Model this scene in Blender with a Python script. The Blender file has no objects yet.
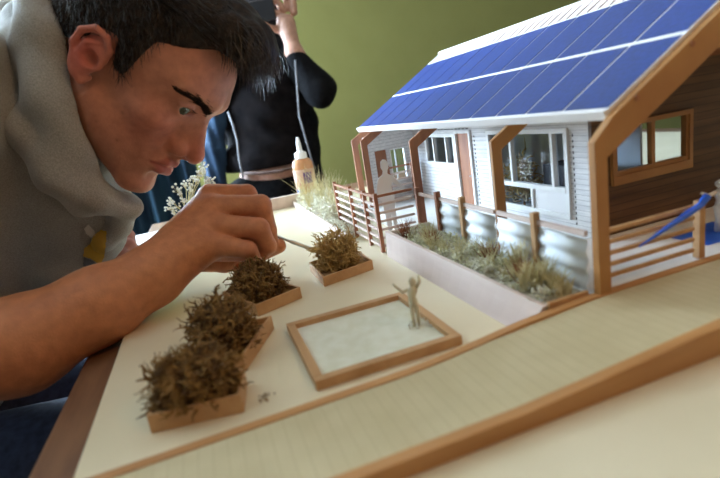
import bpy, math, random
import numpy as np
from mathutils import Vector, Matrix, noise
from mathutils.bvhtree import BVHTree

SC = bpy.context.scene
COL = SC.collection
# ---------------------------------------------------------------- camera
CAM = np.array([0.0, 0.0, 0.18]); FPX = 490.16
YAW, PITCH, ROLL = .28501402, .24937019, -.16349442
fwd = np.array([math.sin(YAW)*math.cos(PITCH), math.cos(YAW)*math.cos(PITCH), -math.sin(PITCH)])
r0 = np.array([math.cos(YAW), -math.sin(YAW), 0]); u0 = np.cross(r0, fwd)
rt = math.cos(ROLL)*r0+math.sin(ROLL)*u0; up = -math.sin(ROLL)*r0+math.cos(ROLL)*u0
def ray(x, y): return (fwd*FPX+rt*(x-360)-up*(y-239))/FPX
def at(x, y, d): return CAM+ray(x, y)*d
cd = bpy.data.cameras.new('camera'); cam = bpy.data.objects.new('camera', cd); COL.objects.link(cam)
cd.sensor_width = 36; cd.lens = FPX/720*36; cd.clip_start = .01
m = Matrix((( rt[0], up[0], -fwd[0]), (rt[1], up[1], -fwd[1]), (rt[2], up[2], -fwd[2]))).to_4x4()
cam.matrix_world = Matrix.Translation(CAM) @ m
cd.dof.use_dof = True; cd.dof.focus_distance = .68; cd.dof.aperture_fstop = 5.0
SC.camera = cam
SC.view_settings.view_transform = 'Standard'; SC.view_settings.look = 'None'
SC.view_settings.gamma = 1; SC.view_settings.use_curve_mapping = False
SC.view_settings.exposure = 0.66
# ---------------------------------------------------------------- light
W = bpy.data.worlds.new('world'); SC.world = W; W.use_nodes = True
W.node_tree.nodes['Background'].inputs[0].default_value = (1, .66, .38, 1)
W.node_tree.nodes['Background'].inputs[1].default_value = .095
def area(name, loc, to, sx, sy, power, col):
    l = bpy.data.lights.new(name, 'AREA'); l.shape = 'RECTANGLE'; l.size = sx; l.size_y = sy
    l.energy = power; l.color = col
    o = bpy.data.objects.new(name, l); COL.objects.link(o); o.location = loc
    o.rotation_euler = (Vector(to)-Vector(loc)).to_track_quat('-Z', 'Y').to_euler()
    return o
area('daylight_back_window', (-1.65, 3.47, 1.0), (-1.65, 0, 1.0), 1.5, 1.35, 145, (.57, .77, 1.0))
area('daylight_side_window', (-2.47, 2.3, .80), (0, 2.3, 0.80), 1.3, 1.05, 185, (.60, .79, 1.0))
area('ceiling_lamp_light', (.95, -.75, 1.55), (.2, .5, 0), .5, .5, 6.0, (1.0, .52, .17))

# ---------------------------------------------------------------- helpers
def tag(o, label=None, cat=None, group=None, kind=None):
    if label: o['label'] = label
    if cat: o['category'] = cat
    if group: o['group'] = group
    if kind: o['kind'] = kind
    return o
def thing(name, loc, label, cat, group=None):
    o = bpy.data.objects.new(name, None); COL.objects.link(o); o.location = loc
    o.empty_display_size = .02
    return tag(o, label, cat, group)
def origin_of(o):
    v = Vector((0, 0, 0))
    while o is not None: v += Vector(o.location); o = o.parent
    return v
def link(name, verts, faces, mat, parent=None, smooth=False, origin=None, cols=None, midx=None, mats=None):
    me = bpy.data.meshes.new(name)
    off = np.array(origin_of(parent)) if parent else (np.array(origin) if origin is not None else np.zeros(3))
    V = np.asarray(verts, float)-off
    me.from_pydata(V.tolist(), [], faces if isinstance(faces, list) else faces.tolist())
    o = bpy.data.objects.new(name, me); COL.objects.link(o)
    if parent: o.parent = parent
    elif origin is not None: o.location = origin
    for mm in (mats or [mat]): me.materials.append(mm)
    if smooth: me.polygons.foreach_set('use_smooth', [True]*len(me.polygons))
    if midx is not None: me.polygons.foreach_set('material_index', midx)
    if cols is not None:
        a = me.color_attributes.new('tint', 'FLOAT_COLOR', 'POINT')
        a.data.foreach_set('color', np.c_[cols, np.ones(len(cols))].astype(np.float32).ravel())
    me.update()
    return o
class MB:
    def __init__(s): s.v = []; s.f = []
    def add(s, vs, fs):
        n = len(s.v); s.v += [tuple(map(float, v)) for v in vs]; s.f += [tuple(i+n for i in f) for f in fs]; return s
    def box(s, x0, x1, y0, y1, z0, z1):
        return s.add([(x0,y0,z0),(x1,y0,z0),(x1,y1,z0),(x0,y1,z0),(x0,y0,z1),(x1,y0,z1),(x1,y1,z1),(x0,y1,z1)],
                     [(3,2,1,0),(4,5,6,7),(0,1,5,4),(1,2,6,5),(2,3,7,6),(3,0,4,7)])
    def prism(s, poly, d, base=None):
        """poly: list of 3D pts; extruded by vector d"""
        n = len(poly); P = [np.array(p, float) for p in poly]; d = np.array(d, float)
        nrm = np.zeros(3)
        for i in range(n): nrm += np.cross(P[i], P[(i+1) % n])
        if nrm@d > 0: P = P[::-1]
        vs = P+[p+d for p in P]
        fs = [tuple(range(n)), tuple(range(2*n-1, n-1, -1))]
        for i in range(n):
            j = (i+1) % n; fs.append((j, i, i+n, j+n))
        return s.add(vs, fs)
    def bar(s, a, b, w, h, upv=(0, 0, 1)):
        a = np.array(a, float); b = np.array(b, float); d = b-a; d /= np.linalg.norm(d)
        x = np.cross(d, np.array(upv, float)); x /= np.linalg.norm(x); z = np.cross(x, d)
        vs = []
        for p in (a, b):
            for sx, sz in ((-1,-1),(1,-1),(1,1),(-1,1)): vs.append(p+x*sx*w/2+z*sz*h/2)
        return s.add(vs, [(0,1,2,3),(7,6,5,4),(1,0,4,5),(2,1,5,6),(3,2,6,7),(0,3,7,4)])
    def tube(s, pts, rad, n=6, cap=True):
        P = [np.array(p, float) for p in pts]
        if not hasattr(rad, '__len__'): rad = [rad]*len(P)
        vs = []; fs = []; prev = None
        for i, p in enumerate(P):
            d = P[min(i+1, len(P)-1)]-P[max(i-1, 0)]; d /= (np.linalg.norm(d)+1e-12)
            if prev is None:
                a = np.array([0, 0, 1.]) if abs(d[2]) < .9 else np.array([1., 0, 0])
                x = np.cross(d, a)
            else: x = prev-d*(prev@d)
            x /= (np.linalg.norm(x)+1e-12); prev = x; y = np.cross(d, x)
            for k in range(n):
                t = 2*math.pi*k/n; vs.append(p+(x*math.cos(t)+y*math.sin(t))*rad[i])
        for i in range(len(P)-1):
            for k in range(n):
                a = i*n+k; b = i*n+(k+1) % n; fs.append((a, b, b+n, a+n))
        if cap: fs.append(tuple(range(n-1, -1, -1))); fs.append(tuple(range((len(P)-1)*n, len(P)*n)))
        return s.add(vs, fs)
    def lathe(s, c, prof, n=24):
        vs = []; fs = []
        for (r, z) in prof:
            for k in range(n):
                t = 2*math.pi*k/n; vs.append((c[0]+r*math.cos(t), c[1]+r*math.sin(t), c[2]+z))
        for i in range(len(prof)-1):
            for k in range(n):
                a = i*n+k; b = i*n+(k+1) % n; fs.append((a, b, b+n, a+n))
        fs.append(tuple(range(n-1, -1, -1))); fs.append(tuple(range((len(prof)-1)*n, len(prof)*n)))
        return s.add(vs, fs)
    def build(s, name, mat, parent=None, smooth=False, bevel=0, origin=None):
        o = link(name, s.v, s.f, mat, parent, smooth, origin)
        if bevel:
            b = o.modifiers.new('bevel', 'BEVEL'); b.width = bevel; b.segments = 2; b.limit_method = 'ANGLE'
        return o
# materials
def sock(nt, n, k): return nt.nodes[n].inputs[k]
def mat(name, c, rough=.6, c2=None, scale=40, stretch=(1, 1, 1), bump=0, bscale=None, detail=5, metal=0, spec=.5, sheen=0, trans=0, contrast=(.35, .65), sss=0, alpha=1):
    m = bpy.data.materials.new(name); m.use_nodes = True; nt = m.node_tree; b = nt.nodes['Principled BSDF']
    b.inputs['Base Color'].default_value = (*c, 1); b.inputs['Roughness'].default_value = rough
    b.inputs['Metallic'].default_value = metal; b.inputs['Specular IOR Level'].default_value = spec
    if sheen: b.inputs['Sheen Weight'].default_value = sheen
    if trans: b.inputs['Transmission Weight'].default_value = trans
    if alpha < 1: b.inputs['Alpha'].default_value = alpha
    if sss:
        b.inputs['Subsurface Weight'].default_value = sss; b.inputs['Subsurface Radius'].default_value = (1, .35, .2); b.inputs['Subsurface Scale'].default_value = .006
    tc = nt.nodes.new('ShaderNodeTexCoord'); mp = nt.nodes.new('ShaderNodeMapping'); mp.inputs['Scale'].default_value = stretch
    nt.links.new(tc.outputs['Object'], mp.inputs[0])
    if c2 is not None:
        n = nt.nodes.new('ShaderNodeTexNoise'); n.inputs['Scale'].default_value = scale; n.inputs['Detail'].default_value = detail
        nt.links.new(mp.outputs[0], n.inputs['Vector'])
        cr = nt.nodes.new('ShaderNodeValToRGB'); cr.color_ramp.elements[0].position = contrast[0]; cr.color_ramp.elements[1].position = contrast[1]
        cr.color_ramp.elements[0].color = (*c, 1); cr.color_ramp.elements[1].color = (*c2, 1)
        nt.links.new(n.outputs[0], cr.inputs[0]); nt.links.new(cr.outputs[0], b.inputs['Base Color'])
    if bump:
        n2 = nt.nodes.new('ShaderNodeTexNoise'); n2.inputs['Scale'].default_value = bscale or scale; n2.inputs['Detail'].default_value = 4
        nt.links.new(mp.outputs[0], n2.inputs['Vector'])
        bp = nt.nodes.new('ShaderNodeBump'); bp.inputs['Strength'].default_value = 1; bp.inputs['Distance'].default_value = bump
        nt.links.new(n2.outputs[0], bp.inputs['Height']); nt.links.new(bp.outputs[0], b.inputs['Normal'])
    return m
def stripes(m, axis, period, depth, dark=None, width=.08):
    """plank seams: a saw of lines along an object axis, as bump + thin colour lines"""
    nt = m.node_tree; b = nt.nodes['Principled BSDF']
    tc = nt.nodes.new('ShaderNodeTexCoord'); sx = nt.nodes.new('ShaderNodeSeparateXYZ'); nt.links.new(tc.outputs['Object'], sx.inputs[0])
    d = nt.nodes.new('ShaderNodeMath'); d.operation = 'DIVIDE'; d.inputs[1].default_value = period; nt.links.new(sx.outputs[axis], d.inputs[0])
    f = nt.nodes.new('ShaderNodeMath'); f.operation = 'FRACT'; nt.links.new(d.outputs[0], f.inputs[0])
    l = nt.nodes.new('ShaderNodeMath'); l.operation = 'LESS_THAN'; l.inputs[1].default_value = width; nt.links.new(f.outputs[0], l.inputs[0])
    if dark:
        mx = nt.nodes.new('ShaderNodeMix'); mx.data_type = 'RGBA'; nt.links.new(l.outputs[0], mx.inputs[0])
        src = b.inputs['Base Color'].links[0].from_socket if b.inputs['Base Color'].links else None
        if src: nt.links.new(src, mx.inputs[6])
        else: mx.inputs[6].default_value = b.inputs['Base Color'].default_value
        mx.inputs[7].default_value = (*dark, 1); nt.links.new(mx.outputs[2], b.inputs['Base Color'])
    bp = nt.nodes.new('ShaderNodeBump'); bp.inputs['Distance'].default_value = depth; bp.inputs['Strength'].default_value = 1
    if b.inputs['Normal'].links: nt.links.new(b.inputs['Normal'].links[0].from_socket, bp.inputs['Normal'])
    nt.links.new(f.outputs[0], bp.inputs['Height']); nt.links.new(bp.outputs[0], b.inputs['Normal'])
    return m
def glass(name, tint=(.9, .95, 1), gl=.12):
    m = bpy.data.materials.new(name); m.use_nodes = True; nt = m.node_tree
    nt.nodes.remove(nt.nodes['Principled BSDF']); out = nt.nodes['Material Output']
    t = nt.nodes.new('ShaderNodeBsdfTransparent'); t.inputs[0].default_value = (*tint, 1)
    g = nt.nodes.new('ShaderNodeBsdfGlossy'); g.inputs['Roughness'].default_value = .03
    mx = nt.nodes.new('ShaderNodeMixShader'); mx.inputs[0].default_value = gl*.15
    nt.links.new(t.outputs[0], mx.inputs[1]); nt.links.new(g.outputs[0], mx.inputs[2]); nt.links.new(mx.outputs[0], out.inputs[0])
    return m
def emit(name, c, s):
    m = bpy.data.materials.new(name); m.use_nodes = True; nt = m.node_tree; b = nt.nodes['Principled BSDF']
    b.inputs['Base Color'].default_value = (*c, 1); b.inputs['Emission Color'].default_value = (*c, 1); b.inputs['Emission Strength'].default_value = s
    return m
def tinted(name, rough=.5, sss=0, bump=0, bscale=300, spec=.4, fine=0):
    m = mat(name, (1, 1, 1), rough, bump=bump, bscale=bscale, spec=spec, sss=sss); nt = m.node_tree; b = nt.nodes['Principled BSDF']
    a = nt.nodes.new('ShaderNodeVertexColor'); a.layer_name = 'tint'
    n = nt.nodes.new('ShaderNodeTexNoise'); n.inputs['Scale'].default_value = 90; n.inputs['Detail'].default_value = 6
    tc = nt.nodes.new('ShaderNodeTexCoord'); nt.links.new(tc.outputs['Object'], n.inputs['Vector'])
    cr = nt.nodes.new('ShaderNodeValToRGB'); cr.color_ramp.elements[0].position = .3; cr.color_ramp.elements[1].position = .7
    cr.color_ramp.elements[0].color = (.82, .76, .74, 1); cr.color_ramp.elements[1].color = (1.08, 1.05, 1.03, 1)
    nt.links.new(n.outputs[0], cr.inputs[0])
    mx = nt.nodes.new('ShaderNodeMix'); mx.data_type = 'RGBA'; mx.blend_type = 'MULTIPLY'; mx.inputs[0].default_value = 1
    nt.links.new(a.outputs[0], mx.inputs[6]); nt.links.new(cr.outputs[0], mx.inputs[7]); nt.links.new(mx.outputs[2], b.inputs['Base Color'])
    return m

M = {}
M['green'] = mat('olive_wall_paint', (.245, .225, .060), .85, (.262, .24, .066), 6, bump=.001, bscale=60)
M['cream_wall'] = mat('side_wall_paint', (.5, .47, .36), .85, (.52, .49, .38), 5)
M['floor'] = mat('floor_carpet', (.035, .022, .016), .95, (.05, .03, .022), 40, spec=.1)
M['ceil'] = mat('ceiling_paint', (.6, .58, .52), .9, (.62, .6, .54), 8)
M['table'] = mat('table_wood', (.16, .075, .04), .45, (.24, .12, .06), 12, (6, 1, 6), bump=.0004)
M['board'] = mat('cream_board', (.74, .645, .45), .34, (.78, .685, .49), 12, spec=.35, bump=.0002, bscale=25)
M['bass'] = mat('basswood', (.46, .25, .105), .55, (.58, .34, .16), 60, (1, .15, 1), bump=.0002)
M['bassx'] = mat('basswood_lengthwise', (.42, .19, .06), .5, (.54, .27, .095), 60, (.1, 1, 1), bump=.0002)
M['orange'] = mat('oiled_pine', (.37, .16, .05), .45, (.48, .235, .075), 70, (.2, 1, .2), bump=.0002)
M['redwood'] = mat('reddish_wood', (.28, .10, .045), .5, (.40, .16, .07), 90, (1, 1, .15), bump=.0002)
M['palewood'] = mat('pale_planter_wood', (.60, .46, .40), .6, (.70, .56, .49), 50, (1, .12, 1), bump=.0002)
M['white'] = mat('white_card', (.80, .79, .77), .55, (.84, .83, .81), 60)
M['roofwhite'] = mat('white_roof_card', (.82, .80, .80), .5)
M['siding'] = mat('whitewashed_siding', (.68, .67, .67), .65, (.84, .82, .81), 160, (1, .25, 2), bump=.0003); stripes(M['siding'], 2, .0055, .0006, (.42, .40, .40), .10)
M['brownsiding'] = mat('brown_plank_siding', (.085, .036, .012), .5, (.17, .078, .028), 70, (.15, 1, 1.5), bump=.0002); stripes(M['brownsiding'], 2, .0075, .0004, (.05, .02, .008), .09)
M['metal'] = mat('corrugated_metal', (.72, .76, .80), .75, (.84, .86, .88), 40, spec=.15)
M['solar'] = mat('solar_cell_blue', (.012, .036, .18), .33, (.018, .05, .25), 220, spec=.5)
M['ramp'] = mat('ramp_board', (.52, .43, .25), .6, (.58, .49, .30), 30, bump=.0002); stripes(M['ramp'], 0, .0085, .0001, (.48, .39, .22), .07)
M['moss'] = mat('dried_moss', (.10, .048, .012), .85, (.34, .19, .05), 110, detail=3)
M['mosslight'] = mat('golden_dried_moss', (.36, .21, .06), .85, (.62, .42, .15), 110, detail=3)
M['straw'] = mat('dry_straw', (.52, .45, .22), .8, (.74, .66, .42), 120, detail=3)
M['sage'] = mat('sage_lichen', (.44, .42, .23), .85, (.78, .74, .50), 130, detail=3)
M['palelichen'] = mat('pale_lichen', (.58, .54, .38), .85, (.80, .77, .64), 130, detail=3)
M['rust'] = mat('rust_brush', (.20, .07, .03), .85, (.34, .13, .05), 120)
M['soil'] = mat('gravel_bed', (.36, .31, .22), .9, (.58, .54, .42), 300, bump=.002)
M['water'] = mat('frosted_pool_surface', (.70, .69, .54), .35, (.78, .78, .66), 90, bump=.0008, bscale=120)
M['flower'] = mat('white_dried_flowers', (.82, .80, .72), .8)
M['figure'] = mat('white_figure_card', (.82, .82, .82), .5)
M['tanfig'] = mat('cream_figure_plastic', (.66, .60, .42), .45)
M['blue'] = mat('bright_blue_paint', (.02, .12, .75), .4, (.03, .17, .85), 60)
M['steel'] = mat('brushed_steel', (.55, .56, .56), .3, metal=.9)
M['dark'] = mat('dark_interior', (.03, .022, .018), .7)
M['black'] = mat('black_plastic', (.012, .012, .014), .35)
M['blackcloth'] = mat('black_knit_cloth', (.004, .004, .005), .95, (.008, .008, .009), 60, spec=.15, bump=.002, bscale=90)
M['shirt'] = mat('charcoal_tshirt', (.006, .005, .006), .95, (.015, .012, .013), 25, spec=.15, bump=.004, bscale=18)
M['jeans'] = mat('dark_denim', (.015, .025, .06), .9, (.03, .045, .10), 80)
M['bluecloth'] = mat('blue_cotton', (.010, .03, .07), .9, (.02, .06, .12), 12, bump=.004, bscale=12)
M['teal'] = mat('teal_drape', (.008, .03, .06), .8, (.02, .08, .12), 6, (1, 1, .3))
M['glass'] = glass('window_glass'); M['cord'] = mat('grey_cord', (.26, .26, .28), .6)
M['grey'] = mat('heather_grey_fleece', (.27, .262, .238), .95, (.38, .37, .34), 700, sheen=.3, bump=.0006, bscale=500, detail=3)
M['hair'] = mat('dark_brown_hair', (.010, .007, .006), .55, (.035, .022, .015), 160, spec=.22, bump=.001, bscale=400)
M['strand'] = mat('glossy_dark_hair', (.014, .010, .008), .42, (.04, .028, .02), 160, spec=.4)
M['brow'] = mat('brown_brow_hair', (.035, .02, .014), .8, spec=.1)
M['skin'] = tinted('skin', .48, sss=.12, bump=.0003, bscale=500, spec=.35)

# ---------------------------------------------------------------- room
def struct(name, mb, mt, bevel=0): return tag(mb.build(name, mt, bevel=bevel), kind='structure')
FZ = -.87; CZ = 1.85; XL, XR, YB, YF = -2.5, 4.6, 3.5, -3.0
struct('floor', MB().box(XL, XR, YF, YB, FZ-.05, FZ), M['floor'])
struct('ceiling', MB().box(XL, XR, YF, YB, CZ, CZ+.05), M['ceil'])
wx0, wx1, wz0, wz1 = -2.45, -.86, .2, 1.65
struct('wall_back', MB().box(XL-.1, wx0, YB, YB+.12, FZ, CZ).box(wx1, XR+.1, YB, YB+.12, FZ, CZ).box(wx0, wx1, YB, YB+.12, FZ, wz0).box(wx0, wx1, YB, YB+.12, wz1, CZ), M['green'])
struct('wall_left', MB().box(XL-.1, XL, YF, 1.55, FZ, CZ).box(XL-.1, XL, 3.05, YB, FZ, CZ).box(XL-.1, XL, 1.55, 3.05, FZ, .20).box(XL-.1, XL, 1.55, 3.05, 1.40, CZ), M['cream_wall'])
struct('wall_right', MB().box(XR, XR+.1, YF, YB, FZ, CZ), M['cream_wall'])
w = tag(MB().box(wx0, wx0+.05, YB-.01, YB+.06, wz0, wz1).box(wx1-.05, wx1, YB-.01, YB+.06, wz0, wz1).box(wx0+.05, wx1-.05, YB-.01, YB+.06, wz0, wz0+.05).box(wx0+.05, wx1-.05, YB-.01, YB+.06, wz1-.05, wz1).box(-1.68, -1.63, YB-.01, YB+.06, wz0+.05, wz1-.05).build('window_1', M['white']), kind='structure')
MB().box(wx0, wx1, YB+.07, YB+.075, wz0, wz1).build('pane', emit('bright_sky', (.85, .93, 1), 5), w)
w = tag(MB().box(XL-.06, XL+.01, 1.55, 1.6, .20, 1.40).box(XL-.06, XL+.01, 3.0, 3.05, .20, 1.40).box(XL-.06, XL+.01, 1.6, 3.0, .20, .25).box(XL-.06, XL+.01, 1.6, 3.0, 1.35, 1.40).build('window_2', M['white']), kind='structure')
MB().box(XL-.08, XL-.075, 1.6, 3.0, .25, 1.35).build('pane', emit('bright_sky', (.85, .93, 1), 3), w)
struct('baseboard_back', MB().box(wx0, XR, YB-.02, YB, FZ, FZ+.1), M['white'])
# ceiling lamp behind the camera
t = thing('ceiling_lamp', (.95, -.75, 1.62), 'square warm ceiling lamp hanging behind the viewer over the table', 'lamp')
MB().box(.69, 1.21, -1.01, -.49, 1.60, 1.66).build('housing', M['white'], t)
MB().tube([(.95, -.75, 1.66), (.95, -.75, CZ)], .008, 8).build('rod', M['steel'], t)

# ---------------------------------------------------------------- table and board
TX0, TX1, TY0, TY1 = -.150, 1.35, -.45, 1.36
t = thing('table', (.5, .4, FZ), 'dark reddish brown wooden table carrying the whole architectural model', 'table')
MB().box(TX0, TX1, TY0, TY1, -.040, -.0125).build('table_top', M['table'], t, bevel=.002)
for x, y in ((-.08, -.38), (1.28, -.38), (-.08, 1.29), (1.28, 1.29)):
    MB().box(x-.035, x+.035, y-.035, y+.035, FZ, -.12).build('leg', M['table'], t)
for ya_ in (-.395, 1.275): MB().box(-.08, 1.28, ya_, ya_+.03, -.12, -.040).build('apron', M['table'], t)
o = MB().box(-.112, 1.2, -.35, 1.165, -.0123, 0).build('model_base_board', M['board'], None, bevel=.0015, origin=(.5, .4, -.0123))
tag(o, 'large cream white base board under the model house', 'board')
# pale sheet at the far left corner
o = MB().box(-.172, -.116, .80, 1.165, -.0121, -.0015).build('foam_board_strip', M['white'], None, bevel=.001, origin=(-.144, .98, -.0123))
tag(o, 'narrow white foam board strip at the far left corner behind the fist', 'board')
# far timber strip
o = MB().box(-.02, .205, 1.098, 1.110, 0.0002, .026).build('timber_upstand', M['palewood'], None, bevel=.001, origin=(.09, 1.104, 0))
tag(o, 'pale wooden strip along the far edge of the board, before the glue bottle', 'wood strip')

# ---------------------------------------------------------------- ramp with two kerbs
def zc1(x): return float(np.interp(x, [-.112, .11, .15, .19, .25, .62], [.0035, .0070, .0105, .0155, .0190, .0190]))
def zc2(x): return float(np.interp(x, [-.112, .14, .28, .62], [.0100, .0110, .0200, .0240]))
def strip(y0, y1, zf, x0=-.112, x1=.62, n=24, zoff=0, base=.0002):
    vs = []; fs = []
    for i in range(n+1):
        x = x0+(x1-x0)*i/n; z = zf(x)+zoff
        vs += [(x, y0, base), (x, y1, base), (x, y1, z), (x, y0, z)]
    for i in range(n):
        a = i*4
        for k in range(4): fs.append((a+k, a+(k+1) % 4, a+4+(k+1) % 4, a+4+k)[::-1])
    fs += [(0, 1, 2, 3), (n*4+3, n*4+2, n*4+1, n*4)]
    return MB().add(vs, fs)
t = thing('model_ramp', (.25, .245, 0), 'long cream access ramp crossing the foreground between two orange wooden kerbs', 'ramp')
def zr(x): return min(zc1(x), zc2(x))-.0010
strip(.2072, .2788, zr).build('ramp_deck', M['ramp'], t)
strip(.279, .2865, zc1).build('kerb', M['bassx'], t, bevel=.0006)
strip(.199, .207, zc2).build('kerb', M['bassx'], t, bevel=.0006)

# ---------------------------------------------------------------- shallow pool tray
t = thing('pool_tray', (.098, .362, 0), 'shallow square wooden framed pool with frosted pale surface, in the foreground', 'pool')
x0, x1, y0, y1, hh, bw = .041, .156, .305, .420, .0078, .007
MB().box(x0+bw, x1-bw, y0+bw, y1-bw, .0003, .0030).build('water_surface', M['water'], t)
MB().box(x0, x1, y0, y0+bw, .0002, hh).build('frame_bar', M['bass'], t, bevel=.0005)
MB().box(x0, x1, y1-bw, y1, .0002, hh).build('frame_bar', M['bass'], t, bevel=.0005)
MB().box(x0, x0+bw, y0+bw+.0001, y1-bw-.0001, .0002, hh).build('frame_bar', M['bass'], t, bevel=.0005)
MB().box(x1-bw, x1, y0+bw+.0001, y1-bw-.0001, .0002, hh).build('frame_bar', M['bass'], t, bevel=.0005)

# ---------------------------------------------------------------- vegetation makers
def twigs(rng, centre, rx, ry, h, n, r=.0009, z0=0, segs=4, curl=.75):
    mb = MB()
    for i in range(n):
        a = rng.uniform(0, 6.283); q = math.sqrt(rng.random())
        p = np.array([centre[0]+rx*q*math.cos(a)*.85, centre[1]+ry*q*math.sin(a)*.85, z0+rng.random()**1.1*h*.75*(1-.35*q)])
        d = np.array([math.cos(a)*q*.9+rng.gauss(0, .55), math.sin(a)*q*.9+rng.gauss(0, .55), .35+abs(rng.gauss(0, .7))]); d /= np.linalg.norm(d)
        L = rng.uniform(.16, .36)*h; pts = [p]; rr = [r*rng.uniform(.8, 1.3)]
        for k in range(segs):
            d = d+np.array([rng.gauss(0, curl), rng.gauss(0, curl), rng.gauss(0, curl)]); d /= np.linalg.norm(d)
            p = p+d*L/segs; p[2] = max(p[2], z0+.001); pts.append(p); rr.append(rr[0]*(1-.18*k)*rng.uniform(.7, 1.35))
            if rng.random() < .6:
                e = d+np.array([rng.gauss(0, .9) for _ in range(3)]); e /= np.linalg.norm(e)
                q2 = p+e*L*.22; q2[2] = max(q2[2], z0+.001)
                mb.tube([p, q2], [rr[-1]*.8, rr[-1]*.55], 4)
        mb.tube(pts, rr, 5)
    return mb
def blades(rng, cx, cy, z, n, h, spread, w=.0004, lean=.35):
    mb = MB()
    for i in range(n):
        a = rng.uniform(0, 6.283); q = rng.random()*spread
        b = np.array([cx+q*math.cos(a), cy+q*math.sin(a), z]); hh = h*rng.uniform(.5, 1.1)
        l = np.array([rng.gauss(0, lean), rng.gauss(0, lean), 1]); l /= np.linalg.norm(l)
        c = b+l*hh*.55; e = c+(l+np.array([rng.gauss(0, .3), rng.gauss(0, .3), 0]))*hh*.45
        mb.tube([b, c, e], [w, w*.8, w*.3], 3)
    return mb
def tree_box(name, corners, h, label, moss_h, moss_c=None, mr=None, seed=1, n=170, mt='moss', spec_label=True, r=.0011):
    P = [np.array([x, y, 0]) for x, y in corners]; c = sum(P)/4
    t = thing(name, (c[0], c[1], 0), label, 'planter box', 'small wooden planter boxes with dried moss shrubs')
    e1 = P[1]-P[0]; e2 = P[3]-P[0]; L1 = np.linalg.norm(e1); L2 = np.linalg.norm(e2); tk = .0022
    def sub(u0, u1, v0, v1):
        q = lambda u, v: P[0]+e1*u/L1+e2*v/L2
        return [q(u0, v0), q(u1, v0), q(u1, v1), q(u0, v1)]
    for rct in ((0, L1, 0, tk), (0, L1, L2-tk, L2), (0, tk, tk+.0001, L2-tk-.0001), (L1-tk, L1, tk+.0001, L2-tk-.0001)):
        MB().prism([p+np.array([0, 0, .0002]) for p in sub(*rct)], (0, 0, h)).build('side_panel', M['bass'], t, bevel=.0003)
    MB().prism([p+np.array([0, 0, .0003]) for p in sub(tk+.0002, L1-tk-.0002, tk+.0002, L2-tk-.0002)], (0, 0, h*.6)).build('soil', M['moss'], t)
    rng = random.Random(seed); mc = moss_c or (c[0], c[1]); mr = mr or (L1/2, L2/2)
    o = twigs(rng, mc, mr[0], mr[1], moss_h, n, z0=h*.6, r=r).build('moss_shrub', M[mt], t, True); tag(o, kind='stuff')
    return t
tree_box('planter_box', [(-.069, .318), (-.009, .308), (-.003, .345), (-.063, .355)], .0135, 'wooden box nearest the viewer with a broad dark brown moss shrub', .050, seed=3, n=900, mr=(.031, .022), r=.00085)
tree_box('planter_box', [(-.045, .372), (-.002, .366), (.030, .430), (-.012, .440)], .0135, 'skewed wooden box with tall twiggy moss directly behind the nearest box', .058, seed=4, n=800, moss_c=(-.014, .405), mr=(.026, .030), r=.00085)
tree_box('planter_box', [(.021, .475), (.071, .495), (.043, .566), (-.008, .548)], .0125, 'wooden box with brown moss just in front of the fist', .050, seed=5, n=750, moss_c=(.030, .520), mr=(.030, .034), r=.0008)
tree_box('planter_box', [(.100, .511), (.165, .527), (.160, .592), (.100, .582)], .0115, 'wooden box with golden brown moss right of the fist, farthest of the four', .057, seed=6, n=700, moss_c=(.131, .556), mr=(.026, .028), r=.0008, mt='mosslight')
o = twigs(random.Random(8), (.006, .316), .008, .004, .006, 12, .0006).build('moss_scrap', M['moss'], None, True, origin=(.006, .316, 0))
tag(o, 'tiny scrap of fallen moss on the board beside the nearest box', 'moss')

# long planter in front of the deck
t = thing('long_planter', (.23, .43, 0), 'long pale wooden planter bed of dry grasses and lichen in front of the deck fence', 'planter')
vs = []; fs = []; n = 16
for i in range(n+1):
    u = i/n; y = .562+(.288-.562)*u; f2 = lambda p, q: p+(q-p)*u
    vs += [(f2(.197, .1985), y, .0002), (f2(.2015, .203), y, .0002), (f2(.203, .2205), y, f2(.033, .0195)), (f2(.1985, .2165), y, f2(.033, .0195))]
for i in range(n):
    for k in range(4): q = i*4; fs.append((q+k, q+(k+1) % 4, q+4+(k+1) % 4, q+4+k))
fs += [(3, 2, 1, 0), (n*4, n*4+1, n*4+2, n*4+3)]
MB().add(vs, fs).build('side_panel', M['palewood'], t)
MB().box(.2037, .258, .5585, .562, .0002, .032).build('side_panel', M['palewood'], t, bevel=.0004)
MB().box(.2215, .258, .2870, .2900, .0002, .0215).build('side_panel', M['bass'], t, bevel=.0004)
MB().add([(.204, .558, .0004), (.205, .2905, .0004), (.258, .2905, .0004), (.258, .558, .0004), (.204, .558, .027), (.2195, .2905, .0165), (.258, .2905, .0185), (.258, .558, .027)],
         [(0, 1, 2, 3)[::-1], (4, 5, 6, 7), (0, 4, 5, 1)[::-1], (1, 5, 6, 2)[::-1], (2, 6, 7, 3)[::-1], (3, 7, 4, 0)[::-1]]).build('gravel', M['soil'], t)
def zg(y): return .0175+(.027-.0175)*(y-.29)/.268
def xg(y): return .207+.014*max(0, (.558-y)/.268)
rng = random.Random(11)
mb = MB()
for i in range(85):
    cy = rng.uniform(.300, .551); cx = rng.uniform(xg(cy)+.002, .253)
    q = twigs(rng, (cx, cy), .007, .008, rng.uniform(.008, .016), 16, .0006, z0=zg(cy)); mb.add(q.v, q.f)
tag(mb.build('lichen', M['sage'], t, True), kind='stuff')
mb = MB()
for i in range(60):
    cy = rng.uniform(.300, .551); cx = rng.uniform(xg(cy)+.002, .250)
    q = twigs(rng, (cx, cy), .006, .006, rng.uniform(.010, .018), 16, .0007, z0=zg(cy)); mb.add(q.v, q.f)
tag(mb.build('pale_lichen', M['palelichen'], t, True), kind='stuff')
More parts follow.
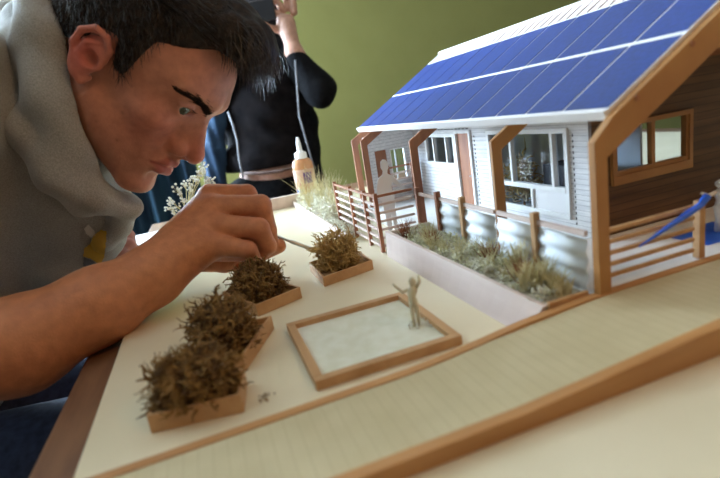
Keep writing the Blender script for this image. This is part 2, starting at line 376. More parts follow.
for i in range(26):
    cy = .300+.25*i/26; cx = rng.uniform(xg(cy)+.006, .254)
    blades(rng, cx, cy, zg(cy), 26, rng.uniform(.014, .026), .005).build('grass_tuft', M['straw'], t)
for i, (cx, cy, hh) in enumerate([(.215, .535, .022), (.225, .49, .018), (.245, .40, .02), (.235, .335, .026)]):
    blades(rng, cx, cy, zg(cy), 50, hh, .006, .0005).build('brush_tuft', M['rust'], t)
for i, (cx, cy, hh) in enumerate([(.240, .318, .028), (.230, .325, .026), (.248, .36, .028), (.243, .300, .020)]):
    blades(rng, cx, cy, zg(cy), 60, hh, .008, .0007, .2).build('grass_tuft', M['straw'], t)

# far planting bed with white edge
t = thing('far_planting_bed', (.19, .93, 0), 'pale edged planting bed of pale lichen and wispy grass beyond the porch railing', 'planting bed')
MB().box(.178, .181, .68, 1.09, .0002, .012).build('edge_board', M['palewood'], t)
MB().box(.1812, .255, .79, 1.09, .0004, .010).box(.1812, .192, .68, .79, .0004, .010).build('gravel', M['soil'], t)
mb = MB()
for i in range(70):
    cx, cy = rng.uniform(.186, .250), rng.uniform(.80, 1.085)
    q = twigs(rng, (cx, cy), .014, .014, rng.uniform(.020, .042), 22, .0009, z0=.010); mb.add(q.v, q.f)
for i in range(14):
    q = twigs(rng, (.187, .69+i*.009), .005, .01, .018, 18, .0008, z0=.010); mb.add(q.v, q.f)
tag(mb.build('lichen', M['palelichen'], t, True), kind='stuff')
for i in range(16):
    cx, cy = rng.uniform(.19, .25), rng.uniform(.80, 1.08)
    blades(rng, cx, cy, .010, 26, rng.uniform(.04, .085), .008, .0005, .3).build('grass_tuft', M['straw'], t)
o = twigs(random.Random(15), (.235, 1.13), .024, .012, .042, 220, .0009).build('moss_clump', M['mosslight'], None, True, origin=(.235, 1.13, 0))
tag(o, 'orange brown moss clump at the foot of the glue bottle', 'moss')

# ---------------------------------------------------------------- model house
DZ = .0188                                   # deck level
EX, EZ = .280, .1535; RX, RZ = .459, .2605; Y0, Y1 = .285, .855
ang = math.atan2(RZ-EZ, RX-EX); ca, sa = math.cos(ang), math.sin(ang)
FX = .36; GY = .392
t = house = thing('model_house', (.45, .6, DZ), 'white and brown scale model of a low solar house with pitched roof and verandah', 'model house')
MB().box(.2585, .62, .2868, .86, .0003, DZ).build('deck', M['white'], t)
def zroof(x, off=0): return EZ+(x-EX)*math.tan(ang)-off
# facade with openings (Y, z rectangles)
ops = [(.420, .565, .037, .130), (.612, .648, DZ, .129), (.655, .750, .082, .127)]
def wallx(x, tk, ya, yb, za, zb, ops, mb):
    ys = sorted({ya, yb}|{o[0] for o in ops}|{o[1] for o in ops})
    for a, b in zip(ys[:-1], ys[1:]):
        c = (a+b)/2; zz = za
        for o in sorted([o for o in ops if o[0] < c < o[1]], key=lambda o: o[2]):
            if o[2] > zz+1e-5: mb.box(x, x+tk, a, b, zz, o[2])
            zz = o[3]
        if zb > zz+1e-5: mb.box(x, x+tk, a, b, zz, zb)
    return mb
wallx(FX, .004, GY, .85, DZ, zroof(FX, .008), ops, MB()).build('facade_wall', M['siding'], t)
XB = .575
wallx(XB, .004, GY, .85, DZ, .186, [(.47, .60, .03, .15), (.66, .80, .03, .15)], MB()).build('rear_wall', M['white'], t)
# gable wall facing the viewer
gx0, gx1, gz0, gz1 = .386, .482, .0785, .1255
def gable(y, tk, mb, hole=True):
    def pr(poly): mb.prism([(x, y, z) for x, z in poly], (0, tk, 0))
    zt = lambda x: (zroof(x, .008) if x <= RX else zroof(2*RX-x, .008))
    xr = XB+.004
    if hole:
        pr([(FX, DZ), (gx0, DZ), (gx0, zt(gx0)), (FX, zt(FX))])
        pr([(gx0, DZ), (gx1, DZ), (gx1, gz0), (gx0, gz0)])
        pr([(gx0, gz1), (gx1, gz1), (gx1, zt(gx1)), (RX, zt(RX)), (gx0, zt(gx0))])
        pr([(gx1, DZ), (xr, DZ), (xr, zt(xr)), (gx1, zt(gx1))])
    else: pr([(FX, DZ), (xr, DZ), (xr, zt(xr)), (RX, zt(RX)), (FX, zt(FX))])
    return mb
gable(GY-.004, .0039, MB()).build('gable_wall', M['brownsiding'], t)
gable(.85, .004, MB(), False).build('gable_wall', M['white'], t)
f = MB(); w = .0045
f.box(gx0-w, gx1+w, GY-.008, GY-.0041, gz1, gz1+w).box(gx0-w, gx1+w, GY-.008, GY-.0041, gz0-.009, gz0).box(gx0-w, gx0, GY-.008, GY-.0041, gz0, gz1).box(gx1, gx1+w, GY-.008, GY-.0041, gz0, gz1)
f.box(gx0, gx0+.003, GY-.006, GY, gz0, gz1).box(gx1-.003, gx1, GY-.006, GY, gz0, gz1).box(gx0+.003, gx1-.003, GY-.006, GY, gz0, gz0+.004)
f.box(.4335, .4380, GY-.0055, GY, gz0+.004, gz1)
fr = f.build('window_frame', M['orange'], t)
MB().box(gx0+.003, gx1-.003, GY-.002, GY-.0015, gz0+.004, gz1).build('pane', M['glass'], fr)
# facade big window
def frame(name, ya, yb, za, zb, mull=(), rails=(), w=.005, m='white', out=.003, label=None):
    f = MB(); xa = FX-out; xb = FX+.001
    f.box(xa, xb, ya-w, yb+w, zb, zb+w).box(xa, xb, ya-w, yb+w, za-w, za).box(xa, xb, ya-w, ya, za, zb).box(xa, xb, yb, yb+w, za, zb)
    for y in mull: f.box(xa, FX+.004, y[0]-.0018, y[0]+.0018, y[1], y[2])
    for z in rails: f.box(xa-.0005, FX+.003, ya, yb, z-.0028, z+.0028)
    fr = f.build(name, M[m], t); return fr
fr = frame('window_frame', .424, .562, .040, .1265, [(.443, .069, .1265), (.517, .069, .1265), (.481, .04, .063)], [.066])
MB().box(FX+.002, FX+.0024, .424, .562, .0688, .1265).build('pane', M['glass'], fr)
MB().box(FX+.002, FX+.0024, .482, .562, .040, .063).build('pane', M['glass'], fr)
MB().box(FX-.001, FX+.002, .424, .479, .040, .063).build('infill_panel', M['roofwhite'], fr)
fr = frame('window_frame', .658, .747, .085, .124, [(.680, .085, .124), (.722, .085, .124)], [])
MB().box(FX+.002, FX+.0024, .658, .747, .085, .124).build('pane', M['glass'], fr)
d = MB().box(FX+.0005, FX+.0025, .6125, .6475, DZ+.0003, .1285).build('door', M['redwood'], t)
MB().box(FX-.003, FX, .648, .652, DZ, .133).box(FX-.003, FX, .608, .612, DZ, .133).box(FX-.003, FX, .612, .648, .129, .133).build('door_frame', M['white'], t)
MB().tube([(FX-.002, .619, .068), (FX+.0005, .619, .068)], .0012, 8).build('handle', M['steel'], d)
# battens beside the big window (row of short shingle teeth)
mb = MB()
for k in range(17): mb.box(FX-.0006, FX, .4125, .4135, .03+k*.0058, .0325+k*.0058)
mb.build('shingle_trim', M['dark'], t)
mb = MB()
for k in range(17): mb.box(FX-.0006, FX, .600, .601, .03+k*.0058, .0325+k*.0058)
for k in range(13): mb.box(FX-.0012, FX, .614+k*.0105, .619+k*.0105, .1345, .1358)
mb.build('shingle_trim', M['dark'], t)
# end wall of the verandah, facing the viewer
EWY = .80
mb = MB()
for a, b, c_, d_ in ((.268, .285, DZ, .150), (.306, .311, DZ, .150), (.341, FX-.0001, DZ, .150), (.285, .306, .112, .150), (.311, .341, .112, .150), (.311, .341, DZ, .055)): mb.box(a, b, EWY, EWY+.004, c_, min(d_, zroof(a, .008)))
mb.build('end_wall', M['siding'], t)
MB().box(.2853, .3057, EWY+.001, EWY+.003, DZ+.0003, .1118).build('door', M['redwood'], t)
fr = MB().box(.311, .3135, EWY-.002, EWY, .055, .112).box(.3385, .341, EWY-.002, EWY, .055, .112).box(.3135, .3385, EWY-.002, EWY, .1095, .112).box(.3135, .3385, EWY-.002, EWY, .055, .0575).box(.3205, .3225, EWY-.002, EWY, .0575, .1095).build('window_frame', M['white'], t)
MB().box(.3135, .3385, EWY+.001, EWY+.0014, .0575, .1095).build('pane', M['glass'], fr)
# roof slabs
def slab(y0, y1, s0, s1, h0, h1):
    """box on the near roof slope: s along the slope from the eave, h normal to it"""
    P = [(s0, h0), (s1, h0), (s1, h1), (s0, h1)]
    return [(EX+s*ca-h*sa, y0, EZ+s*sa+h*ca) for s, h in P], (0, y1-y0, 0)
SL = math.hypot(RX-EX, RZ-EZ)
roof = MB().prism(*slab(Y0+.0014, Y1, 0, SL, -.005, 0)).build('roof_slope', M['roofwhite'], t)
P = [(2*RX-(EX+s*ca-h*sa), Y0, EZ+s*sa+h*ca) for s, h in [(0, -.005), (SL, -.005), (SL, 0), (0, 0)]]
MB().prism([(x, y+.0014, z) for x, y, z in P], (0, Y1-Y0-.0014, 0)).build('roof_slope', M['roofwhite'], t)
MB().prism(*slab(Y0+.0014, Y1, -.003, 0, -.006, .0015)).build('eave_trim', M['roofwhite'], roof)
NP = 12; pw = (Y1-Y0-.002)/NP
proto = None
for row, (s0, s1) in enumerate(((.0035, .0845), (.0905, .1745))):
    for k in range(NP):
        ya = Y0+.0015+k*pw
        if k == 0 and True:
            # first of each row is its own mesh, the rest share it
            proto = MB().prism(*slab(ya+.0014, ya+pw-.0014, s0, s1, .0001, .0006)).build('solar_panel', M['solar'], t)
        else:
            c = proto.copy(); COL.objects.link(c); c.parent = t; c.location = (proto.location[0], proto.location[1]+k*pw, proto.location[2])
mb = MB()
for k in range(36):
    y = Y0+.006+k*.0158; mb.prism(*slab(y, y+.0009, .178, SL-.002, .0001, .0012))
mb.build('ridge_batten', M['palewood'], t)
MB().prism(*slab(Y0, Y1, SL-.003, SL+.002, 0, .003)).build('ridge_cap', M['roofwhite'], t)
# verandah frames: post + rafter
def vframe(y, tk, m, lab=None, full=False):
    P = MB(); x0 = .262; w = .0108; zk = .134
    dep = .0165 if full else .0135
    top = (lambda x: zk+(x-x0)*math.tan(ang)*(1 if x < .279 else 1)+(.0055 if x > .279 and full else 0))
    x2 = (2*RX-.30) if False else (RX if full else FX)
    zl = lambda x: top(x)-dep/ca
    xi = x0+w
    poly = [(x0, DZ), (xi, DZ), (xi, zl(xi)), (x2, zl(xi)+(x2-xi)*math.tan(ang)), (x2, top(x2)), (.2791, top(.2791)), (x0, zk)]
    P.prism([(x, y, z) for x, z in poly], (0, tk, 0))
    o = P.build('post_and_rafter', M[m], t, bevel=.0004)
    return o
fr = vframe(.2796, .0066, 'orange', full=True)
for x in (.3005, .352): MB().tube([(x, .2785, zroof(x, .007)), (x, .2797, zroof(x, .007))], .0022, 10).build('knot', M['redwood'], fr)
vframe(.408, .0042, 'orange'); vframe(.596, .0035, 'redwood'); vframe(.796, .0033, 'redwood'); vframe(.847, .0033, 'redwood')
# far side rafter and scissor brace on the near gable
P = [(RX, zroof(RX, .006)), (.62, zroof(2*RX-.62, .006)), (.62, zroof(2*RX-.62, .025)), (RX, zroof(RX, .025))]
MB().prism([(x, .2796, z) for x, z in P], (0, .0066, 0)).build('rafter', M['orange'], t)
MB().bar((.380, .296, .196), (.56, .296, .150), .005, .012, (0, 0, 1)).build('scissor_brace', M['orange'], t)
MB().bar((.455, .30, .185), (.455, GY-.004, .185), .006, .012).build('purlin', M['redwood'], t)
# interior
MB().box(FX+.006, XB-.002, .585, .588, DZ, .165).build('partition', M['white'], t)
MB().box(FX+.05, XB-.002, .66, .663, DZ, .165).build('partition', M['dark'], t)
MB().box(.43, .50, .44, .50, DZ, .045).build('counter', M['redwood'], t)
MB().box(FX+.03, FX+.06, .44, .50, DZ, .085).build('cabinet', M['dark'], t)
MB().box(.395, .418, .42, .425, DZ, .16).build('curtain_panel', M['white'], t)
MB().box(.444, .447, .41, .55, DZ, .16).build('partition', M['white'], t)
tag(twigs(random.Random(21), (.385, .535), .014, .018, .085, 150, .0011, z0=DZ+.02).build('moss_shrub', M['mosslight'], t, True), kind='stuff')
MB().tube([(.385, .535, DZ), (.385, .535, .08)], .0015, 6).build('shrub_stem', M['rust'], t)

# deck fence with corrugated metal
t = thing('deck_fence', (.264, .43, DZ), 'low verandah fence of wooden posts and corrugated metal sheets along the deck edge', 'fence')
for y in (.588, .531, .473, .349):
    MB().box(.2570, .2635, y-.0024, y+.0024, DZ+.0003 if y > .565 else .0195, .0740).build('post', M['redwood' if y > .5 else 'bass'], t)
mb = MB()
for a, b in ((.291, .3465), (.3515, .407), (.4125, .4705), (.4755, .5285), (.5335, .5855)): mb.box(.2600, .2630, a, b, .0635, .0675)
mb.build('top_rail', M['palewood'], t)
for a, b in ((.2905, .3465), (.3515, .4075), (.4125, .4705), (.4755, .5285)):
    vs = []; fs = []; n = 44
    for i in range(n+1):
        z = .0135+(.0615-.0135)*i/n; x = .2605+.0011*math.sin(i/n*2*math.pi*3.5)
        vs += [(x, a, z), (x, b, z), (x+.0005, a, z), (x+.0005, b, z)]
    for i in range(n):
        q = i*4; fs += [(q, q+4, q+5, q+1), (q+2, q+3, q+7, q+6), (q, q+2, q+6, q+4), (q+1, q+5, q+7, q+3)]
    MB().add(vs, fs).build('metal_sheet', M['metal'], t, True)
# porch railing
def railing(name, path, posts, zb, zt, label, nr=5, m='redwood', rm='palewood', pw=.0048, group=None):
    t = thing(name, (*posts[0], zb), label, 'railing', group)
    for x, y in posts: MB().box(x-pw/2, x+pw/2, y-pw/2, y+pw/2, zb+.0002, zt+.002).build('post', M[m], t)
    for a, b in path:
        A = np.array(a); B = np.array(b); d = (B-A)/np.linalg.norm(B-A); A = A+d*pw*.55; B = B-d*pw*.55
        for k in range(nr):
            z = zb+.008+(zt-.004-zb-.006)*k/(nr-1); top = k == nr-1
            MB().bar((*A, z), (*B, z), .0034 if top else .0026, .0030, (0, 0, 1)).build('rail', M[m if top else rm], t)
    return t
railing('porch_railing', [((.2, .585), (.2, .63)), ((.2, .63), (.2, .695)), ((.2, .695), (.2, .778)), ((.2, .585), (.2535, .585))],
        [(.2, .585), (.2, .63), (.2, .695), (.2, .778)], 0, .076, 'reddish slatted railing around the far porch, at the end of the long planter', nr=7)
railing('porch_railing', [((.300, .788), (.345, .788))], [(.300, .788), (.345, .788)], DZ, .083, 'short reddish railing before the far end wall under the roof', nr=6)
railing('gable_railing', [((.2735, .2895), (.371, .2895))], [(.374, .2895)], DZ+.0005, .066, 'pale orange horizontal railing on the ramp side in front of the brown gable wall', nr=5, m='bass', rm='bass', pw=.0060)

# ---------------------------------------------------------------- figures
def card_figure(name, base, R, H, outline, label, m, tk=.0016, group=None, holes=()):
    t = MB(); ex = np.array(R, float); ex /= np.linalg.norm(ex)
    nn = np.cross(ex, (0, 0, 1))
    P = [np.array(base)+ex*u*H+np.array([0, 0, 1])*v*H for u, v in outline]
    t.prism(P, nn*tk)
    return t
# silhouette woman with hand on hip on the far porch
out = [(-.07,0),(-.01,0),(0,.25),(.02,.0),(.07,.0),(.075,.40),(.085,.50),(.06,.58),(.07,.66),(.11,.72),(.06,.78),(.03,.80),(.035,.84),(.055,.88),(.055,.95),(.03,.99),(-.01,1.0),(-.045,.97),(-.05,.89),(-.03,.84),(-.04,.80),(-.11,.75),(-.15,.62),(-.14,.48),(-.10,.42),(-.09,.3)]
b = (.2285, .612, DZ+.0003)
fm = card_figure('figure_silhouette', b, rt*[1, 1, 0], .097, out, '', 'figure')
for arm in ([(.06, .70), (.11, .74), (.235, .58), (.20, .555)], [(.07, .555), (.075, .515), (.235, .555), (.225, .59)]):
    q = card_figure('a', b, rt*[1, 1, 0], .097, arm, '', 'figure'); fm.add(q.v, q.f)
o = fm.build('figure_silhouette', M['figure'], None, bevel=.0003, origin=b)
tag(o, 'flat white human silhouette with hand on hip standing on the far porch', 'figure')
# small cream figure at the pool with raised arm
def tube_fig(origin, name, label, m, parts, H, extra=None):
    mb = MB()
    for pts, rad in parts:
        P = [np.array(origin)+rt*[1, 1, 0]*p[0]*H+np.array([0, 1, 0])*p[1]*H+np.array([0, 0, 1])*p[2]*H for p in pts]
        mb.tube(P, [r*H for r in rad], 10)
    if extra: extra(mb)
    o = mb.build(name, M[m], None, True, origin=origin); tag(o, label, 'figure'); return o
H = .043
base_parts = [([(-.04,0,0),(-.05,0,.25),(-.03,0,.5)],[.035,.04,.06]), ([(.05,0,0),(.06,0,.25),(.03,0,.5)],[.035,.04,.06]),
    ([(0,0,.45),(-.01,0,.6),(.02,0,.74),(.02,0,.82)],[.085,.075,.105,.04]), ([(.02,0,.80),(.03,0,.85),(.035,0,.92),(.04,0,.98),(.045,0,1.0)],[.035,.06,.075,.05,.02]),
    ([(-.06,0,.76),(-.18,0,.72),(-.30,0,.86),(-.34,0,.92)],[.04,.035,.025,.02]), ([(.09,0,.77),(.17,0,.88),(.16,0,1.02)],[.04,.035,.02])]
fo = (.139, .351, .0031)
tube_fig(fo, 'human_figure', 'small cream figurine with both arms raised standing at the pool corner', 'tanfig', base_parts, H)
o = twigs(random.Random(31), (.141, .349), .012, .010, .006, 40, .0007, z0=.0031).build('cotton_tuft', M['flower'], None, True, origin=(.141, .349, .0031)); tag(o, 'white fluffy splash at the feet of the cream figurine', 'cotton')
# white figure on the right with blue paint
fo = (.446, .325, DZ+.0004); H = .050
parts = [([(-.05,0,0),(-.03,0,.25),(-.05,0,.5)],[.05,.05,.07]), ([(.06,0,0),(.09,0,.25),(.04,0,.5)],[.05,.05,.07]), ([(0,0,.45),(.03,0,.6),(.0,0,.76),(0,0,.82)],[.10,.09,.12,.05]), ([(0,0,.84),(0,0,.88),(0,0,.94),(0,0,.99)],[.05,.085,.09,.03]), ([(-.08,0,.76),(-.22,0,.72),(-.40,-.05,.80)],[.045,.04,.03]), ([(.10,0,.76),(.18,0,.6),(.12,0,.45)],[.045,.04,.035])]
tube_fig(fo, 'human_figure', 'white figurine at the right edge reaching toward the blue stick', 'figure', parts, H)
o = MB().box(.405, .47, .305, .35, DZ-.0002+.0003, DZ+.0003).build('cloth_scrap', M['blue'], None, origin=(.43, .325, DZ)); tag(o, 'small blue patch under the white figurine at the right edge', 'cloth')
bm_ = MB(); A = np.array([.302, .2815, .0475]); B = np.array([.366, .2825, .0665])
bm_.tube([A, A*.7+B*.3, A*.45+B*.55, A*.25+B*.75, B, B+[.008, .0005, .006]], [.0005, .0015, .0021, .0027, .0027, .0030], 10)
o = bm_.build('blue_brush', M['blue'], None, True, origin=tuple(A)); tag(o, 'bright blue tapering stick leaning on the orange railing', 'stick')

# ---------------------------------------------------------------- glue bottle
c = (.240, 1.215, -.0123); cs = np.array(c)
t = thing('glue_bottle', c, 'peach coloured glue bottle with white nozzle cap behind the board', 'glue bottle')
def oval(prof, sx=.026, sy=.016, n=28):
    mb = MB(); vs = []; fs = []
    for q, z in prof:
        for k in range(n):
            a = 2*math.pi*k/n; p = np.array([math.cos(a)*sx*q, math.sin(a)*sy*q]); th = -.28
            vs.append((c[0]+p[0]*math.cos(th)-p[1]*math.sin(th), c[1]+p[0]*math.sin(th)+p[1]*math.cos(th), c[2]+z))
    for i in range(len(prof)-1):
        for k in range(n): a = i*n+k; b = i*n+(k+1) % n; fs.append((a, b, b+n, a+n))
    fs.append(tuple(range(n-1, -1, -1))); fs.append(tuple(range((len(prof)-1)*n, len(prof)*n)))
    return mb.add(vs, fs)
oval([(.92, 0), (1, .003), (1, .085), (.96, .095), (.8, .103), (.5, .108)]).build('bottle_body', mat('peach_plastic', (.55, .27, .12), .35, sss=.2), t, True)
oval([(1.015, .018), (1.015, .080)]).build('label', mat('label_paper', (.60, .38, .24), .5, (.50, .28, .17), 60), t, True)
cap = MB().lathe(c, [(.0145, .106), (.0150, .108), (.0150, .120), (.010, .123), (.0065, .126), (.0055, .143), (.0035, .157), (.002, .159)], 20).build('nozzle_cap', M['white'], t, True)
for (z0_, z1_, a0, a1, cc) in ((.045, .072, -.05, .75, (.12, .05, .16)), (.022, .032, -1.2, -.1, (.05, .15, .4))):
    vs = []; fs = []
    for i in range(9):
        a = -math.pi/2+a0+(a1-a0)*i/8; th = -.28; p = np.array([math.cos(a)*.0268, math.sin(a)*.0168])
        for z in (z0_, z1_): vs.append((c[0]+p[0]*math.cos(th)-p[1]*math.sin(th), c[1]+p[0]*math.sin(th)+p[1]*math.cos(th), c[2]+z))
    for i in range(8): fs.append((i*2, i*2+2, i*2+3, i*2+1))
    MB().add(vs, fs).build('printed_mark', mat('print_ink', cc, .5), t)

# ---------------------------------------------------------------- white flower sprig behind the fist
rng = random.Random(41)
t = thing('dried_flower_sprig', tuple(np.r_[at(190, 250, .80)[:2], 0]), 'branching sprig of tiny white dried flowers under the nose of the leaning man', 'dried flowers')
st = MB(); fl = MB()
base = np.array([*at(190, 250, .80)[:2], 0.0003]); D = .80
tips = [(171,201),(176,188),(181,193),(186,184),(190,190),(172,212),(178,214),(199,174),(203,166),(197,181),(207,181),(213,180),(176,206),(184,200),(168,207),(195,176),(190,183),(204,172)]
hub = at(187, 215, D)
st.tube([base, (base+hub)/2+[.001, 0, 0], hub], [.0012, .001, .0009], 6)
for tx, ty in tips:
    d = D+rng.uniform(-.02, .02); e = at(tx, ty, d); mid = at(187+(tx-187)*.45, 215+(ty-215)*.6+2, (D+d)/2)
    st.tube([hub, mid, e], [.0008, .0006, .0005], 5)
    for k in range(9):
        p = e+np.array([rng.gauss(0, .0032) for _ in range(3)]); st.tube([e*.6+mid*.4, p], .0003, 3)
        rr = rng.uniform(.0013, .0023); fl.lathe(p, [(rr*.3, -rr*.9), (rr*.9, -rr*.4), (rr, .2*rr), (rr*.5, rr*.8)], 6)
st.build('stem', M['straw'], t); tag(fl.build('blossom', M['flower'], t, True), kind='stuff')

# ---------------------------------------------------------------- SDF modelling
def S(P, c, r): return np.linalg.norm(P-np.array(c), axis=1)-r
def EL(P, c, r, R=None):
    Q = P-np.array(c)
    if R is not None: Q = Q@R
    r = np.array(r); k0 = np.linalg.norm(Q/r, axis=1); k1 = np.linalg.norm(Q/(r*r), axis=1)
    return k0*(k0-1)/np.maximum(k1, 1e-9)
def CP(P, a, b, ra, rb=None):
    rb = ra if rb is None else rb; a = np.array(a, float); b = np.array(b, float); d = b-a
    h = np.clip(((P-a)@d)/(d@d+1e-12), 0, 1)
    return np.linalg.norm(P-a-h[:, None]*d, axis=1)-(ra+(rb-ra)*h)
def smin(a, b, k):
    h = np.clip(.5+.5*(b-a)/k, 0, 1); return b+(a-b)*h-k*h*(1-h)
def smax(a, b, k): return -smin(-a, -b, k)
def CH(P, pts, rad, k=.004):
    d = None
    for i in range(len(pts)-1):
        e = CP(P, pts[i], pts[i+1], rad[i], rad[i+1]); d = e if d is None else smin(d, e, k)
    return d
def surf(f, lo, hi, h):
    lo = np.array(lo, float); hi = np.array(hi, float); n = np.ceil((hi-lo)/h).astype(int)+1
    val = np.empty(n); B = 10
    cs = []; bl = []
    for i in range(0, n[0], B):
        for j in range(0, n[1], B):
            for k in range(0, n[2], B): bl.append((i, j, k)); cs.append(lo+h*(np.array([i, j, k])+B/2-.5))
    cv = f(np.array(cs)); rad = h*B*.87*1.7
    for (i, j, k), c in zip(bl, cv):
        sl = (slice(i, min(i+B, n[0])), slice(j, min(j+B, n[1])), slice(k, min(k+B, n[2])))
        if abs(c) > rad: val[sl] = c; continue
        g = np.stack(np.meshgrid(np.arange(sl[0].start, sl[0].stop), np.arange(sl[1].start, sl[1].stop), np.arange(sl[2].start, sl[2].stop), indexing='ij'), -1)
        val[sl] = f(lo+h*g.reshape(-1, 3)).reshape(g.shape[:3])
    ins = val < 0
    c8 = np.zeros(n-1, int)
    for a in (0, 1):
        for b in (0, 1):
            for c in (0, 1): c8 += ins[a:n[0]-1+a, b:n[1]-1+b, c:n[2]-1+c]
    act = np.argwhere((c8 > 0) & (c8 < 8)); idx = -np.ones(n-1, int); idx[tuple(act.T)] = np.arange(len(act))
    acc = np.zeros((len(act), 3)); cnt = np.zeros(len(act))
    cor = [np.array(c) for c in [(0,0,0),(1,0,0),(0,1,0),(1,1,0),(0,0,1),(1,0,1),(0,1,1),(1,1,1)]]
    for a in range(8):
        for b in range(a+1, 8):
            if np.abs(cor[a]-cor[b]).sum() != 1: continue
            va = val[tuple((act+cor[a]).T)]; vb = val[tuple((act+cor[b]).T)]; m_ = (va < 0) != (vb < 0)
            tt = np.where(m_, va/(np.where(m_, va-vb, 1)), 0)
            acc += np.where(m_[:, None], cor[a]+tt[:, None]*(cor[b]-cor[a]), 0); cnt += m_
    V = lo+h*(act+acc/cnt[:, None])
    F = []
    for ax in range(3):
        o1, o2 = [(1, 2), (2, 0), (0, 1)][ax]
        e = [slice(None)]*3; e0 = list(e); e1 = list(e); e0[ax] = slice(0, n[ax]-1); e1[ax] = slice(1, n[ax])
        A = ins[tuple(e0)]; Bb = ins[tuple(e1)]; ed = np.argwhere(A != Bb)
        ok = (ed[:, o1] > 0) & (ed[:, o2] > 0) & (ed[:, o1] < n[o1]-1) & (ed[:, o2] < n[o2]-1); ed = ed[ok]
        s = A[tuple(ed.T)]; d1 = np.zeros(3, int); d1[o1] = 1; d2 = np.zeros(3, int); d2[o2] = 1
        q = np.stack([idx[tuple((ed-d1-d2).T)], idx[tuple((ed-d2).T)], idx[tuple(ed.T)], idx[tuple((ed-d1).T)]], 1)
        q[~s] = q[~s][:, ::-1]; F.append(q)
    F = np.concatenate(F); F = F[(F >= 0).all(1)]
    return V, F
def G(P, c, s): return np.exp(-np.sum(((P-np.array(c))/np.array(s))**2, axis=1))

